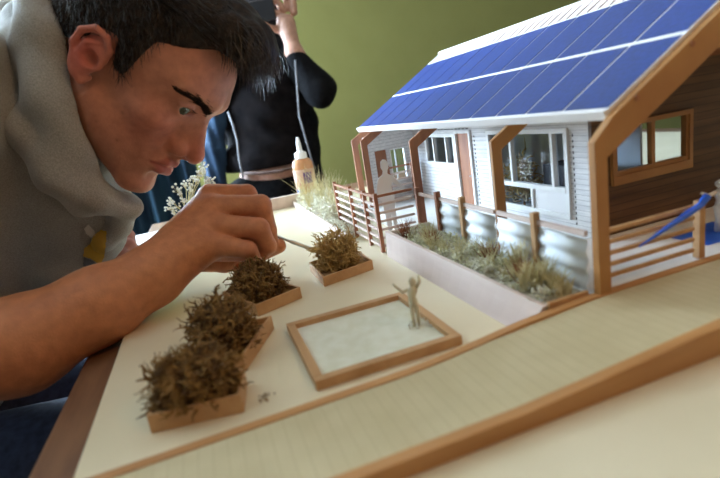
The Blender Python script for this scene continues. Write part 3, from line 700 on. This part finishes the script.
# ---------------------------------------------------------------- the leaning man
HO = np.array([-.0477, .6572, .2703])
HR = np.array([[.573, .373, .730], [-.283, .926, -.251], [-.770, -.063, .635]])
HR = np.linalg.qr(HR)[0]*np.sign(np.diag(np.linalg.qr(HR)[1]))
def h2w(P): return np.atleast_2d(P)@HR.T+HO
def w2h(P): return (P-HO)@HR
def head_sdf(Q):
    """Q in head coordinates: x forward, y left, z up"""
    sgn = Q[:, 1]; P = Q.copy(); P[:, 1] = np.abs(P[:, 1])
    d = EL(P, (-.012, 0, .046), (.100, .076, .086))
    d = smin(d, EL(P, (.047, 0, .037), (.058, .062, .063)), .02)
    d = smin(d, EL(P, (.030, 0, -.035), (.062, .057, .072)), .025)
    d = smin(d, CP(P, (.005, .050, -.040), (.074, .016, -.098), .018, .015), .022)
    d = smin(d, EL(P, (.082, 0, -.100), (.0175, .019, .0145)), .014)
    d = smin(d, EL(P, (.071, 0, -.062), (.0285, .031, .032)), .014)
    d = smin(d, EL(P, (.062, .043, -.014), (.021, .019, .016)), .018)
    d = smin(d, CP(P, (.0955, .010, .036), (.074, .047, .036), .0115, .010), .012)
    d = smax(d, -EL(P, (.106, .033, .016), (.0165, .0155, .0115)), .012)
    d = smin(d, S(P, (.0780, .033, .0145), .0138), .003)
    # lids: cut the eye opening, thin and low: looking down
    d = smax(d, -EL(P, (.0920, .0345, .0128), (.0090, .0142, .0064)), .0010)
    d = smax(d, -CH(P, [(.0950, .021, .0225), (.0965, .034, .0250), (.0880, .048, .0215)], [.0010, .0014, .0008], .002), .0022)
    d = smin(d, CH(P, [(.0895, .0205, .0160), (.0915, .033, .0200), (.0840, .0475, .0160)], [.0016, .0020, .0015], .003), .002)
    # nose
    d = smin(d, CP(P, (.084, 0, .016), (.098, 0, -.024), .0115, .0155), .010)
    n_ = CP(P, (.093, 0, .016), (.1160, 0, -.026), .0062, .0088)
    n_ = smin(n_, S(P, (.1155, 0, -.0300), .0110), .006)
    n_ = smin(n_, EL(P, (.1000, .0145, -.0325), (.0120, .0064, .0088)), .0035)
    n_ = smin(n_, CP(P, (.108, 0, -.038), (.101, 0, -.044), .0035, .005), .006)
    d = smin(d, n_, .008)
    d = smax(d, -CH(P, [(.0970, .0215, -.0235), (.0900, .0225, -.0310), (.0885, .0205, -.0395)], [.0010, .0014, .0010], .001), .004)
    d = smax(d, -CP(P, (.0925, .021, -.036), (.0835, .0315, -.056), .0012, .0008), .006)
    d = smax(d, -EL(P, (.1060, .0075, -.0405), (.0062, .0036, .0050)), .002)
    # lips
    d = smin(d, CH(P, [(.1030, 0, -.0545), (.0985, .012, -.0555), (.0870, .0235, -.0615)], [.0052, .0050, .0025]), .004)
    d = smin(d, CH(P, [(.1010, 0, -.0680), (.0970, .011, -.0675), (.0865, .0225, -.0640)], [.0066, .0058, .0025]), .004)
    d = smax(d, -CH(P, [(.1085, 0, -.0610), (.1020, .013, -.0610), (.0890, .0265, -.0635)], [.0016, .0015, .0016]), .0025)
    d = smax(d, -CP(P, (.1035, 0, -.0820), (.0960, .012, -.0815), .0045), .008)
    # neck
    # ear
    P0 = P; P = (P-np.array([-.004, .075, 0]))/.9+np.array([-.004, .075, 0])
    e = EL(P, (-.006, .0790, 0), (.017, .0070, .029), np.array([[.966, -.15, -.2], [.15, .988, 0], [.2, 0, .98]]).T)
    hx = [(.010,.0745,.004),(.011,.0795,.019),(.003,.084,.030),(-.011,.087,.031),(-.022,.0885,.019),(-.0235,.087,.003),(-.017,.083,-.013),(-.009,.079,-.026),(.000,.0755,-.030),(.005,.073,-.022)]
    e = smin(e, CH(P, hx, [.0035,.0037,.0038,.0040,.0040,.0038,.0036,.0046,.0050,.0036], .002), .003)
    e = smin(e, CH(P, [(.000,.083,.020),(-.012,.0865,.012),(-.014,.085,-.003),(-.006,.081,-.015)], [.0022,.0030,.0030,.0026], .002), .002)
    e = smax(e, -S(P, (-.001, .0855, -.001), .0088), .003)
    e = smax(e, -CH(P, [(.005,.0835,.017),(-.008,.0885,.0235),(-.0185,.090,.012),(-.0185,.088,-.004)], [.0014,.0017,.0016,.0012], .002), .002)
    e = smin(e, EL(P, (.0085, .0765, -.003), (.0045, .0045, .0065)), .003)
    e = e*.9; P = P0
    d = smin(d, e, .005)
    d = smax(d, -S(P, (.001, .080, -.002), .0055), .004)
    return d
def neck(P): 
    a = h2w((-.035, 0, -.03))[0]; return CP(P, a, (-.185, .745, .235), .056, .066)
NB = np.array((-.185, .745, .235))
def head_world(P):
    d = head_sdf(w2h(P)); return smin(d, neck(P), .028)
V1, F1 = surf(head_world, (-.26, .53, .06), (.12, .85, .44), .0018)
# skin tint of the head
base = np.array([.57, .25, .16]); Q = w2h(V1); Qa = Q.copy(); Qa[:, 1] = np.abs(Qa[:, 1])
C1 = np.tile(base, (len(V1), 1))
def blend(C, w, col): w = np.clip(w, 0, 1)[:, None]; return C*(1-w)+np.array(col)*w
C1 = blend(C1, .65*G(Qa, (.075, .045, -.025), (.03, .03, .028)), (.52, .17, .115))
C1 = blend(C1, .7*G(Qa, (.118, 0, -.024), (.014, .02, .016)), (.56, .17, .11))
C1 = blend(C1, .9*G(Qa, (-.008, .086, 0), (.028, .014, .04)), (.56, .15, .12))
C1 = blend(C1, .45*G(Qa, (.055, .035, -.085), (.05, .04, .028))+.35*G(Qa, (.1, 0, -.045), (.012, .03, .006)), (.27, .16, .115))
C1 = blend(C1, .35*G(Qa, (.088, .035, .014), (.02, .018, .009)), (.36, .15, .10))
lip = np.minimum(CH(Qa, [(.1030, 0, -.0550), (.0985, .012, -.0560), (.0880, .0225, -.0615)], [.0052, .0050, .003]), CH(Qa, [(.1010, 0, -.0680), (.0970, .011, -.0675), (.0870, .0215, -.0640)], [.0066, .0058, .003]))
C1 = blend(C1, .85*(np.clip(1-lip/.0015, 0, 1))*(Qa[:, 0] > .085), (.42, .12, .10))
for mx_, my_, mz_ in ((.045, -.058, -.03), (.03, -.057, -.055), (.055, -.05, -.06), (.065, -.05, -.02), (.038, -.062, .0)):
    C1 = blend(C1, .45*G(Q, (mx_, my_, mz_), (.0016, .01, .0016)), (.14, .06, .04))
# right arm and fist
def J(x, y, d): return at(x, y, d)
wr = J(152, 276, .535); elb = np.array([-.325, .468, .040]); sho = np.array([-.235, .64, .285])
fore = J(20, 345, .468)
idxf = [J(210, 196, .600), J(247, 194, .602), J(262, 222, .612), J(270, 240, .610)]
midf = [J(214, 208, .584), J(261, 205, .580), J(268, 230, .592), J(272, 246, .600)]
rinf = [J(214, 226, .568), J(259, 228, .562), J(268, 246, .576), J(256, 260, .590)]
pinf = [J(212, 244, .556), J(248, 250, .552), J(256, 264, .566), J(240, 270, .580)]
thm = [J(180, 258, .60), J(225, 262, .612), J(258, 254, .615), J(279, 246, .608)]
def arm_sdf(P):
    d = CH(P, [sho, elb, fore, J(100, 305, .505), wr], [.040, .042, .041, .0345, .0285], .03)
    a = EL(P, (0, 0, 0), (1, 1, 1)) if False else None
    pc = [J(182, 242, .572), J(176, 250, .560)]
    palm = smin(CP(P, wr, J(210, 200, .598), .028, .0165), CP(P, J(200, 240, .585), J(246, 246, .592), .026, .019), .012)
    palm = smin(palm, CP(P, wr, J(214, 212, .584), .028, .0175), .012)
    palm = smin(palm, CP(P, wr, J(214, 229, .570), .028, .0172), .012)
    palm = smin(palm, CP(P, wr, J(212, 246, .560), .027, .016), .012)
    d = smin(d, palm, .015)
    fing = None
    for f_, r in ((idxf, [.0150, .0118, .0100, .0082]), (midf, [.0155, .0122, .0105, .0085]), (rinf, [.0150, .0116, .0100, .0082]), (pinf, [.0138, .0102, .0090, .0078])):
        e = CH(P, f_, r, .003); fing = e if fing is None else smin(fing, e, .0016)
    d = smin(d, fing, .0045)
    d = smin(d, CH(P, thm, [.017, .013, .011, .009], .004), .003)
    return d
V2, F2 = surf(arm_sdf, (-.42, .36, -.07), (.12, .74, .36), .0022)
# knuckle and skin colour on the arm
C2 = np.tile(np.array([.58, .245, .115]), (len(V2), 1))
for f_ in (idxf, midf, rinf, pinf):
    C2 = blend(C2, .45*G(V2, f_[1], (.012,)*3)+.3*G(V2, f_[0], (.014,)*3), (.52, .17, .10))
# left hand gripping behind the chest
lw = np.array([-.19, .86, .055]); le = np.array([-.36, .96, .03]); ls = np.array([-.25, .93, .25])
LJ = lambda x, y, d: at(x, y, d)
def lhand(P):
    d = CH(P, [ls, le, lw], [.052, .043, .028], .03)
    d = smin(d, CP(P, lw, LJ(108, 246, .74), .028, .024), .012)
    fs_ = [([LJ(106, 236, .76), LJ(127, 236, .76), LJ(131, 247, .75)], [.013, .0115, .009]), ([LJ(106, 243, .745), LJ(128, 246, .74), LJ(126, 257, .735)], [.013, .0115, .009]),
           ([LJ(106, 252, .73), LJ(122, 255, .725), LJ(118, 263, .725)], [.012, .011, .009]), ([LJ(106, 260, .72), LJ(118, 262, .715), LJ(114, 268, .715)], [.011, .010, .008]),
           ([LJ(108, 240, .78), LJ(128, 245, .785), LJ(139, 254, .775)], [.013, .011, .009])]
    g = None
    for a, r in fs_:
        e = CH(P, a, r, .003); g = e if g is None else smin(g, e, .0015)
    return smin(d, g, .005)
V3, F3 = surf(lhand, (-.44, .66, -.06), (.0, 1.03, .34), .0035)
C3 = np.tile(np.array([.50, .22, .17]), (len(V3), 1))
# torso, hips and legs (under the clothes)
hipL = np.array([-.60, .97, -.24]); hipR = np.array([-.60, .77, -.24])
def torso(P):
    d = CH(P, [NB+[-.03, .02, -.03], (-.42, .85, .04), (-.60, .87, -.20)], [.10, .135, .14], .05)
    d = smin(d, CH(P, [sho+[-.02, .02, -.01], NB+[-.04, .03, -.02], ls], [.05, .07, .05], .03), .05)
    for h in (hipL, hipR):
        d = smin(d, CH(P, [h, (-.18, h[1]-.03, -.235), (-.22, h[1]-.03, FZ+.09)], [.09, .06, .042], .03), .05)
        d = smin(d, CP(P, (-.23, h[1]-.03, FZ+.045), (-.09, h[1]-.03, FZ+.04), .038, .032), .02)
    return d
V4, F4 = surf(torso, (-.80, .52, FZ-.02), (-.02, 1.12, .40), .012)
C4 = np.tile(base, (len(V4), 1))
nv = np.cumsum([0, len(V1), len(V2), len(V3), len(V4)])
VV = np.concatenate([V1, V2, V3, V4]); FF = np.concatenate([F1, F2+nv[1], F3+nv[2], F4+nv[3]]); CC = np.concatenate([C1, C2, C3, C4])
man = thing('person', (-.5, .87, FZ), 'person in grey hooded sweatshirt leaning over the model, holding a thin tool in a fist', 'person')
link('body', VV, FF, M['skin'], man, True, cols=CC)
# eyes
def uvs(c, r, n=20, k=14, axis=None):
    vs = []; fs = []
    for i in range(k+1):
        th = math.pi*i/k
        for j in range(n):
            a = 2*math.pi*j/n; vs.append((math.cos(th)*r, math.sin(th)*math.cos(a)*r, math.sin(th)*math.sin(a)*r))
    for i in range(k):
        for j in range(n):
            a = i*n+j; b = i*n+(j+1) % n; fs.append((a, b, b+n, a+n))
    return np.array(vs), fs
for s in (-1, 1):
    v, f_ = uvs(None, .0126)
    g = Vector((.88, -.40 if s < 0 else .1, -.14)).normalized()       # gaze
    R_ = np.array(Vector((1, 0, 0)).rotation_difference(g).to_matrix())
    th = np.arccos(np.clip(v[:, 0]/.0126, -1, 1)); col = np.where(th[:, None] < .20, np.array([[.01, .01, .01]]), np.where(th[:, None] < .50, np.array([[.05, .08, .055]]), np.array([[.52, .47, .42]])))
    p = h2w(v@R_.T+np.array([.0785, s*.033, .0140]))
    link('eye', p, f_, tinted('eye_surface', .12, spec=.6), man, True, cols=col)
# eyebrows and lashes: short hairs
rng = random.Random(5)
def surf_push(p, off=.0006):
    p = np.array(p, float)
    for _ in range(6):
        q = p[None]; e = 1e-4; d = head_sdf(q)[0]
        g = np.array([head_sdf(q+np.eye(3)[i]*e)[0]-d for i in range(3)])/e
        p = p-g/(np.linalg.norm(g)+1e-9)*(d-off)
    return p
def brow(s):
    mb = MB()
    line = [(.1015, .009, .0245), (.0975, .022, .0305), (.0895, .037, .0345), (.0740, .054, .0310)]
    for i in range(520):
        u = rng.random()*2.999; k = int(u); w_ = u-k
        p = np.array(line[k])*(1-w_)+np.array(line[k+1])*w_; p[2] += rng.gauss(0, .0024*(1.25-u/3.2)); p[1] *= s
        a = surf_push(p, .0002); b = a+np.array([-.0035, s*.0055, .0015-.0008*u])+np.array([rng.gauss(0, .0008) for _ in range(3)]); b = surf_push(b, .0011)
        mb.tube(h2w([a, (a+b)/2+[.0004, 0, 0], b]), [.00032, .00032, .00012], 3)
    mb.build('eyebrow', M['brow'], man)
    mb = MB()
    for i in range(14):
        u = i/13*2-1
        a = np.array([.0925-.0045*u*u, s*(.034+.0125*u), .0180-.0030*u*u]); b = a+np.array([.0038, s*.003*u, -.0008]); c_ = b+np.array([.0028, s*.0012*u, .0008])
        mb.tube(h2w([a, b, c_]), [.00025, .0002, .0001], 3)
    mb.build('eyelash', M['hair'], man)
brow(-1); brow(1)
# hair: base volume + strands
def hair_sdf(P):
    Q = w2h(P); A = Q.copy(); A[:, 1] = np.abs(A[:, 1])
    cap = EL(A, (-.014, 0, .050), (.104, .081, .092))
    top = EL(A, (.040, 0, .105), (.072, .064, .040)); fr = EL(A, (.086, 0, .113), (.034, .052, .026))
    d = smin(cap, smin(top, fr, .02), .02)
    wob = .0022*np.sin(A[:, 1]*260+A[:, 0]*90)*np.sin(A[:, 0]*110+A[:, 2]*70)
    d = d+wob
    # hairline: keep above a curved line
    hl = np.interp(A[:, 0], [-.12, -.06, -.022, -.018, .006, .012, .026, .036, .062, .075, .13], [-.065, -.055, -.02, .028, .034, .004, .000, .052, .070, .087, .093])
    d = smax(d, hl-A[:, 2], .004)
    ear_gap = S(A, (-.007, .088, .0), .026)
    return smax(d, -ear_gap, .004)
V5, F5 = surf(hair_sdf, (-.20, .50, .16), (.20, .84, .50), .003)
hair = link('hair', V5, F5, M['hair'], man, True)
vs = []; fs = []
def strand(mb, pts, r0):
    n = len(pts); mb.tube(h2w(pts), [r0*(1-.75*i/(n-1)) for i in range(n)], 3, cap=False)
mb = MB(); nr = np.random.default_rng(7)
cnt = 0
while cnt < 6500:
    v = nr.normal(size=3); v /= np.linalg.norm(v)
    p = np.array([-.014, 0, .050])+v*np.array([.105, .082, .093]); a = abs(p[1])
    hl = np.interp(p[0], [-.12, -.06, -.022, -.018, .006, .012, .026, .036, .062, .075, .13], [-.065, -.055, -.02, .028, .034, .004, .000, .052, .070, .087, .093])
    if p[2] < hl or np.linalg.norm(np.array([p[0]+.006, a-.088, p[2]])) < .026: continue
    if p[0] < -.06 and nr.random() < .6: continue
    topness = np.clip((p[2]-.075)/.05, 0, 1)
    if topness > .25:
        L = .026+.02*topness*nr.random(); d = np.array([.75, np.sign(p[1])*.12, .25])+nr.normal(size=3)*.16
        g = np.array([.65, -.12, -.05])
    else:
        L = .008+.010*nr.random(); d = np.array([.35 if p[0] < .04 else -.2, np.sign(p[1])*.3, -.15 if p[0] < .04 else .5])+nr.normal(size=3)*.18; g = np.array([.15, 0, -.35]) if p[0] < .04 else np.array([-.2, 0, .4])
    d /= np.linalg.norm(d); pts = [p]; n = 6
    for k in range(n-1):
        d = d+g*.42+nr.normal(size=3)*.05; d /= np.linalg.norm(d); pts.append(pts[-1]+d*L/(n-1))
    strand(mb, np.array(pts), .00045 if topness < .25 else .0006); cnt += 1
for i in range(1500):       # fringe
    p = np.array([nr.uniform(.055, .098), nr.uniform(-.052, .052), nr.uniform(.096, .130)]); 
    d = np.array([.8, nr.normal()*.2, .25]); L = nr.uniform(.026, .056)*(1-.25*abs(p[1])/.05); pts = [p]; d /= np.linalg.norm(d)
    for k in range(7):
        d = d+np.array([.10, -.03, -.24])+nr.normal(size=3)*.12; d /= np.linalg.norm(d); pts.append(pts[-1]+d*L/7)
    strand(mb, np.array(pts), .0006)
mb.build('hair_strands', M['strand'], hair)
# sweatshirt
def hoodie(P):
    d = CH(P, [NB+[-.045, .03, -.045], (-.42, .85, .05), (-.60, .87, -.18)], [.125, .165, .165], .06)
    d = smin(d, CH(P, [sho+[0, .01, .0], NB+[-.05, .03, -.01], ls], [.070, .085, .070], .03), .05)
    d = smin(d, CH(P, [sho, elb+[-.02, .01, .0], elb*.62+fore*.38], [.073, .068, .056], .03), .03)
    d = smin(d, CH(P, [ls, le, (le*.55+lw*.45)], [.070, .062, .048], .03), .03)
    d = smin(d, CP(P, J(-45, 104, .69), J(40, 66, .66), .085), .04)
    # chest hanging forward, under the chin
    d = smin(d, CH(P, [J(60, 150, .62), J(84, 205, .67), J(76, 262, .69)], [.075, .055, .050], .03), .04)
    w_ = .0045*np.sin(P[:, 2]*75+P[:, 0]*40+4*np.sin(P[:, 1]*14))*np.sin(P[:, 1]*38+P[:, 2]*22)+.006*np.abs(np.sin(P[:, 0]*34-P[:, 2]*17+2.2*np.sin(P[:, 2]*16+P[:, 1]*9)))**3
    d = d+w_
    # room for the head and neck
    d = smax(d, -(head_world(P)-.004), .006)
    return d
V6, F6 = surf(hoodie, (-.82, .36, -.36), (-.02, 1.12, .46), .006)
sw = link('sweatshirt', V6, F6, M['grey'], man, True)
def hood(P):
    # thick folded roll around the neck
    d = CH(P, [J(46, -14, .545), J(48, 45, .527), J(55, 105, .527), J(68, 158, .545), J(96, 196, .58), J(130, 207, .62)], [.031, .031, .029, .024, .020, .015], .01)
    e = CH(P, [J(16, 40, .62), J(22, 75, .57), J(38, 130, .545), J(62, 176, .55), J(84, 204, .585)], [.030, .034, .032, .026, .018], .01)
    f = CH(P, [J(124, 205, .63), J(116, 222, .66), J(104, 236, .66)], [.020, .020, .020], .01)
    d = smin(smin(d, e, .006), f, .01)+.0018*np.sin(P[:, 2]*95+2*np.sin(P[:, 0]*60))+.0016*np.sin(P[:, 0]*120+P[:, 2]*60)
    d = smin(d, CH(P, [J(34, 30, .575), J(36, 50, .55), J(28, 66, .55)], [.034, .030, .034], .01), .008)
    return smax(d, -(head_world(P)-.002), .004)
V7, F7 = surf(hood, (-.30, .48, .02), (.02, .86, .42), .004)
link('hood', V7, F7, M['grey'], sw, True)
# printed emblem on the chest
bvh = BVHTree.FromPolygons(np.concatenate([V6, V7]).tolist(), np.concatenate([F6, F7+len(V6)]).tolist())
def decal(poly_px, matl, name, parent):
    from mathutils.geometry import tessellate_polygon
    xs = [p[0] for p in poly_px]; ys = [p[1] for p in poly_px]
    def inside(x, y):
        c = False; j = len(poly_px)-1
        for i in range(len(poly_px)):
            xi, yi = poly_px[i]; xj, yj = poly_px[j]
            if (yi > y) != (yj > y) and x < (xj-xi)*(y-yi)/(yj-yi)+xi: c = not c
            j = i
        return c
    st_ = .75; mb = MB(); cache = {}
    def pt(i, k):
        if (i, k) not in cache:
            x = min(xs)+i*st_; y = min(ys)+k*st_; r_ = Vector(ray(x, y)); h = bvh.ray_cast(Vector(CAM), r_.normalized())
            cache[(i, k)] = None if h[0] is None else np.array(h[0])+np.array(h[1])*.0012
        return cache[(i, k)]
    for i in range(int((max(xs)-min(xs))/st_)+1):
        for k in range(int((max(ys)-min(ys))/st_)+1):
            if inside(min(xs)+(i+.5)*st_, min(ys)+(k+.5)*st_):
                q = [pt(i, k), pt(i+1, k), pt(i+1, k+1), pt(i, k+1)]
                if all(a is not None for a in q) and max(np.linalg.norm(q[0]-a) for a in q) < .01: mb.add(q, [(3, 2, 1, 0)])
    if mb.v: mb.build(name, matl, parent, True)
decal([(84,248),(92,242),(94,235),(101,230),(107,231),(106,241),(104,256),(100,264),(96,262),(90,258),(83,256)], mat('yellow_print', (.55, .33, .04), .8), 'yellow_print', sw)
decal([(84,228),(88,224),(94,230),(96,236),(92,238),(86,233)], mat('white_print', (.6, .58, .54), .8), 'white_print', sw)
decal([(84,257),(92,260),(98,265),(90,268),(83,266)], mat('grey_print', (.10, .11, .13), .8), 'dark_print', sw)
# trousers
def pants(P):
    d = CP(P, (-.56, .80, -.22), (-.56, .94, -.22), .13, .13)
    for h in (hipL, hipR):
        d = smin(d, CH(P, [h, (-.18, h[1]-.03, -.235), (-.22, h[1]-.03, FZ+.11)], [.105, .078, .062], .03), .05)
    return d
V8, F8 = surf(pants, (-.78, .6, FZ), (-.05, 1.16, .0), .012)
link('trousers', V8, F8, M['jeans'], man, True)
# tool held in the fist
A = J(262, 231, .600); B = J(322, 253, .622)
o = MB().tube([A, A*.55+B*.45, A*.52+B*.48, A*.08+B*.92, B], [.0016, .0018, .0025, .0024, .0008], 12).build('hobby_knife', M['steel'], None, True, origin=tuple(A)); tag(o, 'thin steel tool held in the fist above the white board', 'tool')

# ---------------------------------------------------------------- person with phone
K = lambda x, y, d: at(x, y, d)
def px(x, y, d): return K(x, y, d)
ph_sh = px(280, 52, 1.95); ph_el = px(321, 91, 1.78); ph_wr = px(294, 52, 1.74); hips = np.array([.26, 2.0, -.06])
cx = px(268, 110, 1.95)
neckb = px(258, 5, 1.98); headc = px(254, -38, 1.93)
hR = np.array([.14, 2.0, -.10]); hL = np.array([.36, 2.0, -.10]); los = px(226, 40, 1.98); loe = px(216, 110, 1.86); low = px(236, 60, 1.76)
def ptor(P):
    d = CH(P, [neckb+[0, 0, -.06], cx, hips], [.09, .125, .13], .05)
    d = smin(d, EL(P, cx+[0, -.02, -.02], (.17, .125, .22)), .05)
    d = smin(d, CP(P, los, ph_sh, .06), .05)
    return d
def palmx(P):
    w0 = px(292, 44, 1.74); d = CP(P, w0, px(286, 24, 1.735), .026, .034)
    for a, b, c_ in (((280, 16), (270, 10), (264, 12)), ((283, 10), (276, 0), (268, 2)), ((289, 8), (284, -6), (272, -8)), ((294, 12), (293, -4), (284, -12)), ((278, 30), (270, 28), (264, 24))):
        d = smin(d, CH(P, [px(*a, 1.735), px(*b, 1.715), px(*c_, 1.70)], [.013, .0105, .009], .004), .006)
    return d
def pbody(P):
    d = ptor(P)
    d = smin(d, CH(P, [ph_sh, ph_el, ph_wr, px(292, 44, 1.74)], [.052, .042, .030, .024], .02), .02)
    d = smin(d, CH(P, [los, loe, low, px(244, 20, 1.72)], [.05, .04, .03, .026], .02), .02)
    d = smin(d, CP(P, neckb+[0, 0, -.06], headc+[0, .01, -.06], .055, .052), .03)
    d = smin(d, EL(P, headc, (.077, .095, .115)), .03)
    d = smin(d, EL(P, headc+[0, -.06, -.055], (.05, .035, .055)), .03)
    d = smin(d, CP(P, headc+[0, -.092, .02], headc+[0, -.112, -.025], .009, .013), .012)
    for h in (hR, hL):
        d = smin(d, CH(P, [h, h+[0, -.02, -.38], (h[0], h[1], FZ+.08)], [.085, .055, .042], .03), .04)
        d = smin(d, CP(P, (h[0], h[1], FZ+.045), (h[0], h[1]-.15, FZ+.04), .038, .032), .02)
    return smin(d, palmx(P), .008)
V9, F9 = surf(pbody, (-.1, 1.55, FZ-.01), (.72, 2.25, .95), .0085)
VA, FA = surf(palmx, tuple(px(285, 10, 1.73)-.13), tuple(px(285, 10, 1.73)+.13), .0035)
phm = thing('person', (.25, 2.0, FZ), 'person in black jacket standing behind the table, raising a phone with one hand', 'person')
VV = np.concatenate([V9, VA]); CB = np.tile(np.array([.62, .36, .27]), (len(VV), 1))
link('body', VV, np.concatenate([F9, FA+len(V9)]), M['skin'], phm, True, cols=CB)
def hair2(P): return smax(EL(P, headc+[0, .02, .025], (.088, .10, .112)), -(EL(P, headc+[0, -.11, -.06], (.075, .09, .12))), .01)
Vh, Fh = surf(hair2, tuple(headc-.16), tuple(headc+.16), .008); link('hair', Vh, Fh, M['hair'], phm, True)
def shirt(P):
    d = ptor(P)-.010; w_ = .004*np.sin(P[:, 2]*60+P[:, 0]*22)*np.sin(P[:, 0]*35)
    d = smin(d, EL(P, hips+[-.01, -.02, .12], (.165, .15, .12)), .04)
    return smax(d+w_, np.maximum(.035-P[:, 2], P[:, 2]-.72), .004)
Vs, Fs = surf(shirt, (-.05, 1.7, 0), (.65, 2.3, .75), .01); link('shirt', Vs, Fs, M['shirt'], phm, True)
def jacket(P):
    d = CH(P, [ph_sh, ph_el, px(297, 58, 1.745)], [.066, .052, .036], .03)
    d = smin(d, CH(P, [los, loe, px(232, 70, 1.78)], [.07, .058, .045], .03), .03)
    bk = smin(EL(P, cx+[.0, .05, -.04], (.19, .12, .26)), CH(P, [ph_sh+[0, .02, 0], px(304, 125, 1.93), px(312, 185, 1.90)], [.06, .05, .05], .04), .04)
    bk = smin(bk, CH(P, [los+[0, .02, 0], px(224, 125, 1.93)], [.07, .05], .04), .04)
    bk = smax(bk, -(EL(P, (.245, 1.74, .18), (.115, .22, .40))), .015)
    d = smin(d, bk, .03)+.004*np.sin(P[:, 2]*45+P[:, 0]*30)
    return smax(d, .0-P[:, 2]-.12, .01)
Vj, Fj = surf(jacket, (-.15, 1.58, -.2), (.75, 2.3, .80), .010)
jk = link('jacket', Vj, Fj, M['blackcloth'], phm, True)
def flap(P):
    d = CH(P, [px(222, 70, 1.85), px(217, 110, 1.83), px(214, 150, 1.83), px(219, 195, 1.85)], [.022, .034, .040, .036], .02)
    return d+.004*np.sin(P[:, 0]*160+P[:, 2]*12)
Vf, Ff = surf(flap, (-.1, 1.65, -.2), (.3, 2.0, .42), .006); o = link('jacket_flap', Vf, Ff, M['bluecloth'], jk, True); o['label'] = 'blue open front edge of the jacket'
MB().tube([px(228, 112, 1.72), px(233, 125, 1.72), px(237, 140, 1.72), px(239, 158, 1.72), px(243, 178, 1.72)], .0034, 8).build('drawstring', M['cord'], jk, True)
MB().tube([px(295, 60, 1.70), px(297, 85, 1.72), px(299, 115, 1.74), px(306, 140, 1.76), px(314, 168, 1.78)], .0030, 8).build('drawstring', M['cord'], jk, True)
b0 = [px(x, y, 1.735) for x, y in ((244, 173), (262, 173), (280, 171), (296, 167))]
MB().tube(b0, [.004, .006, .006, .004], 8).build('belt', mat('worn_leather_belt', (.09, .04, .03), .6, (.20, .13, .11), 25), phm, True)
def pants2(P):
    d = EL(P, hips+[0, -.01, -.03], (.165, .145, .13))
    for h in (hR, hL): d = smin(d, CH(P, [h, h+[0, -.02, -.38], (h[0], h[1], FZ+.10)], [.10, .072, .06], .03), .04)
    return d
Vp, Fp = surf(pants2, (-.02, 1.75, FZ), (.55, 2.25, .12), .012); link('trousers', Vp, Fp, M['blackcloth'], phm, True)
# phone
c_ = px(262, 11, 1.69); mm = MB()
e1 = (rt*[1, 1, 0]); e1 /= np.linalg.norm(e1); e2 = np.array([0, 0, 1.]); e3 = np.cross(e1, e2)
def ob(cc, a, b, d_): 
    P = [cc+e1*sx*a+e2*sz*b-e3*d_ for sx, sz in ((-1,-1),(1,-1),(1,1),(-1,1))]; return MB().prism(P, e3*2*d_)
ph = thing('phone', tuple(c_), 'dark phone held up in front of the standing person', 'phone')
ob(c_, .045, .034, .006).build('phone_body', M['black'], ph, bevel=.003)
ctr = px(254, 13, 1.682)
MB().tube([ctr, ctr+e3*.004*(1 if e3@fwd > 0 else -1)], .0055, 14).build('lens', M['steel'], ph)

# ---------------------------------------------------------------- teal drape behind on the left
vs = []; fs = []; n = 90; a = np.array([-.62, 2.75]); b = np.array([-.02, 2.95]); 
for i in range(n+1):
    u = i/n; x, y = a*(1-u)+b*u; dy = .035*math.sin(u*40)+.02*math.sin(u*17+1)
    for j in range(9):
        w_ = j/8; z = FZ+.02+(.10-FZ)*w_ + .10*w_; vs.append((x, y+dy*(1.1-.4*w_), z))
for i in range(n):
    for j in range(8): q = i*9+j; fs.append((q, q+9, q+10, q+1))
t = thing('clothes_rail', (-.32, 2.85, FZ), 'low rail with blue and teal fabric hanging in folds, behind the leaning man', 'drape')
o = MB().add(vs, fs).build('hanging_fabric', M['teal'], t, True); sd = o.modifiers.new('solid', 'SOLIDIFY'); sd.thickness = .008
MB().tube([(-.66, 2.74, .21), (.02, 2.965, .21)], .012, 10).build('rail', M['steel'], t)
for x, y in ((-.66, 2.74), (.02, 2.965)): MB().tube([(x, y, FZ), (x, y, .21)], .012, 10).build('leg', M['steel'], t)

# stool under the seated person
t = thing('stool', (-.60, .87, FZ), 'dark wooden stool under the person in the grey sweatshirt', 'stool')
MB().lathe((-.60, .87, -.41), [(.15, 0), (.17, .01), (.17, .03), (.16, .04)], 32).build('seat', M['table'], t, True)
for a in range(4):
    an = a*math.pi/2+.78; MB().tube([(-.60+.12*math.cos(an), .87+.12*math.sin(an), -.41), (-.60+.19*math.cos(an), .87+.19*math.sin(an), FZ+.002)], .016, 10).build('leg', M['table'], t, True)
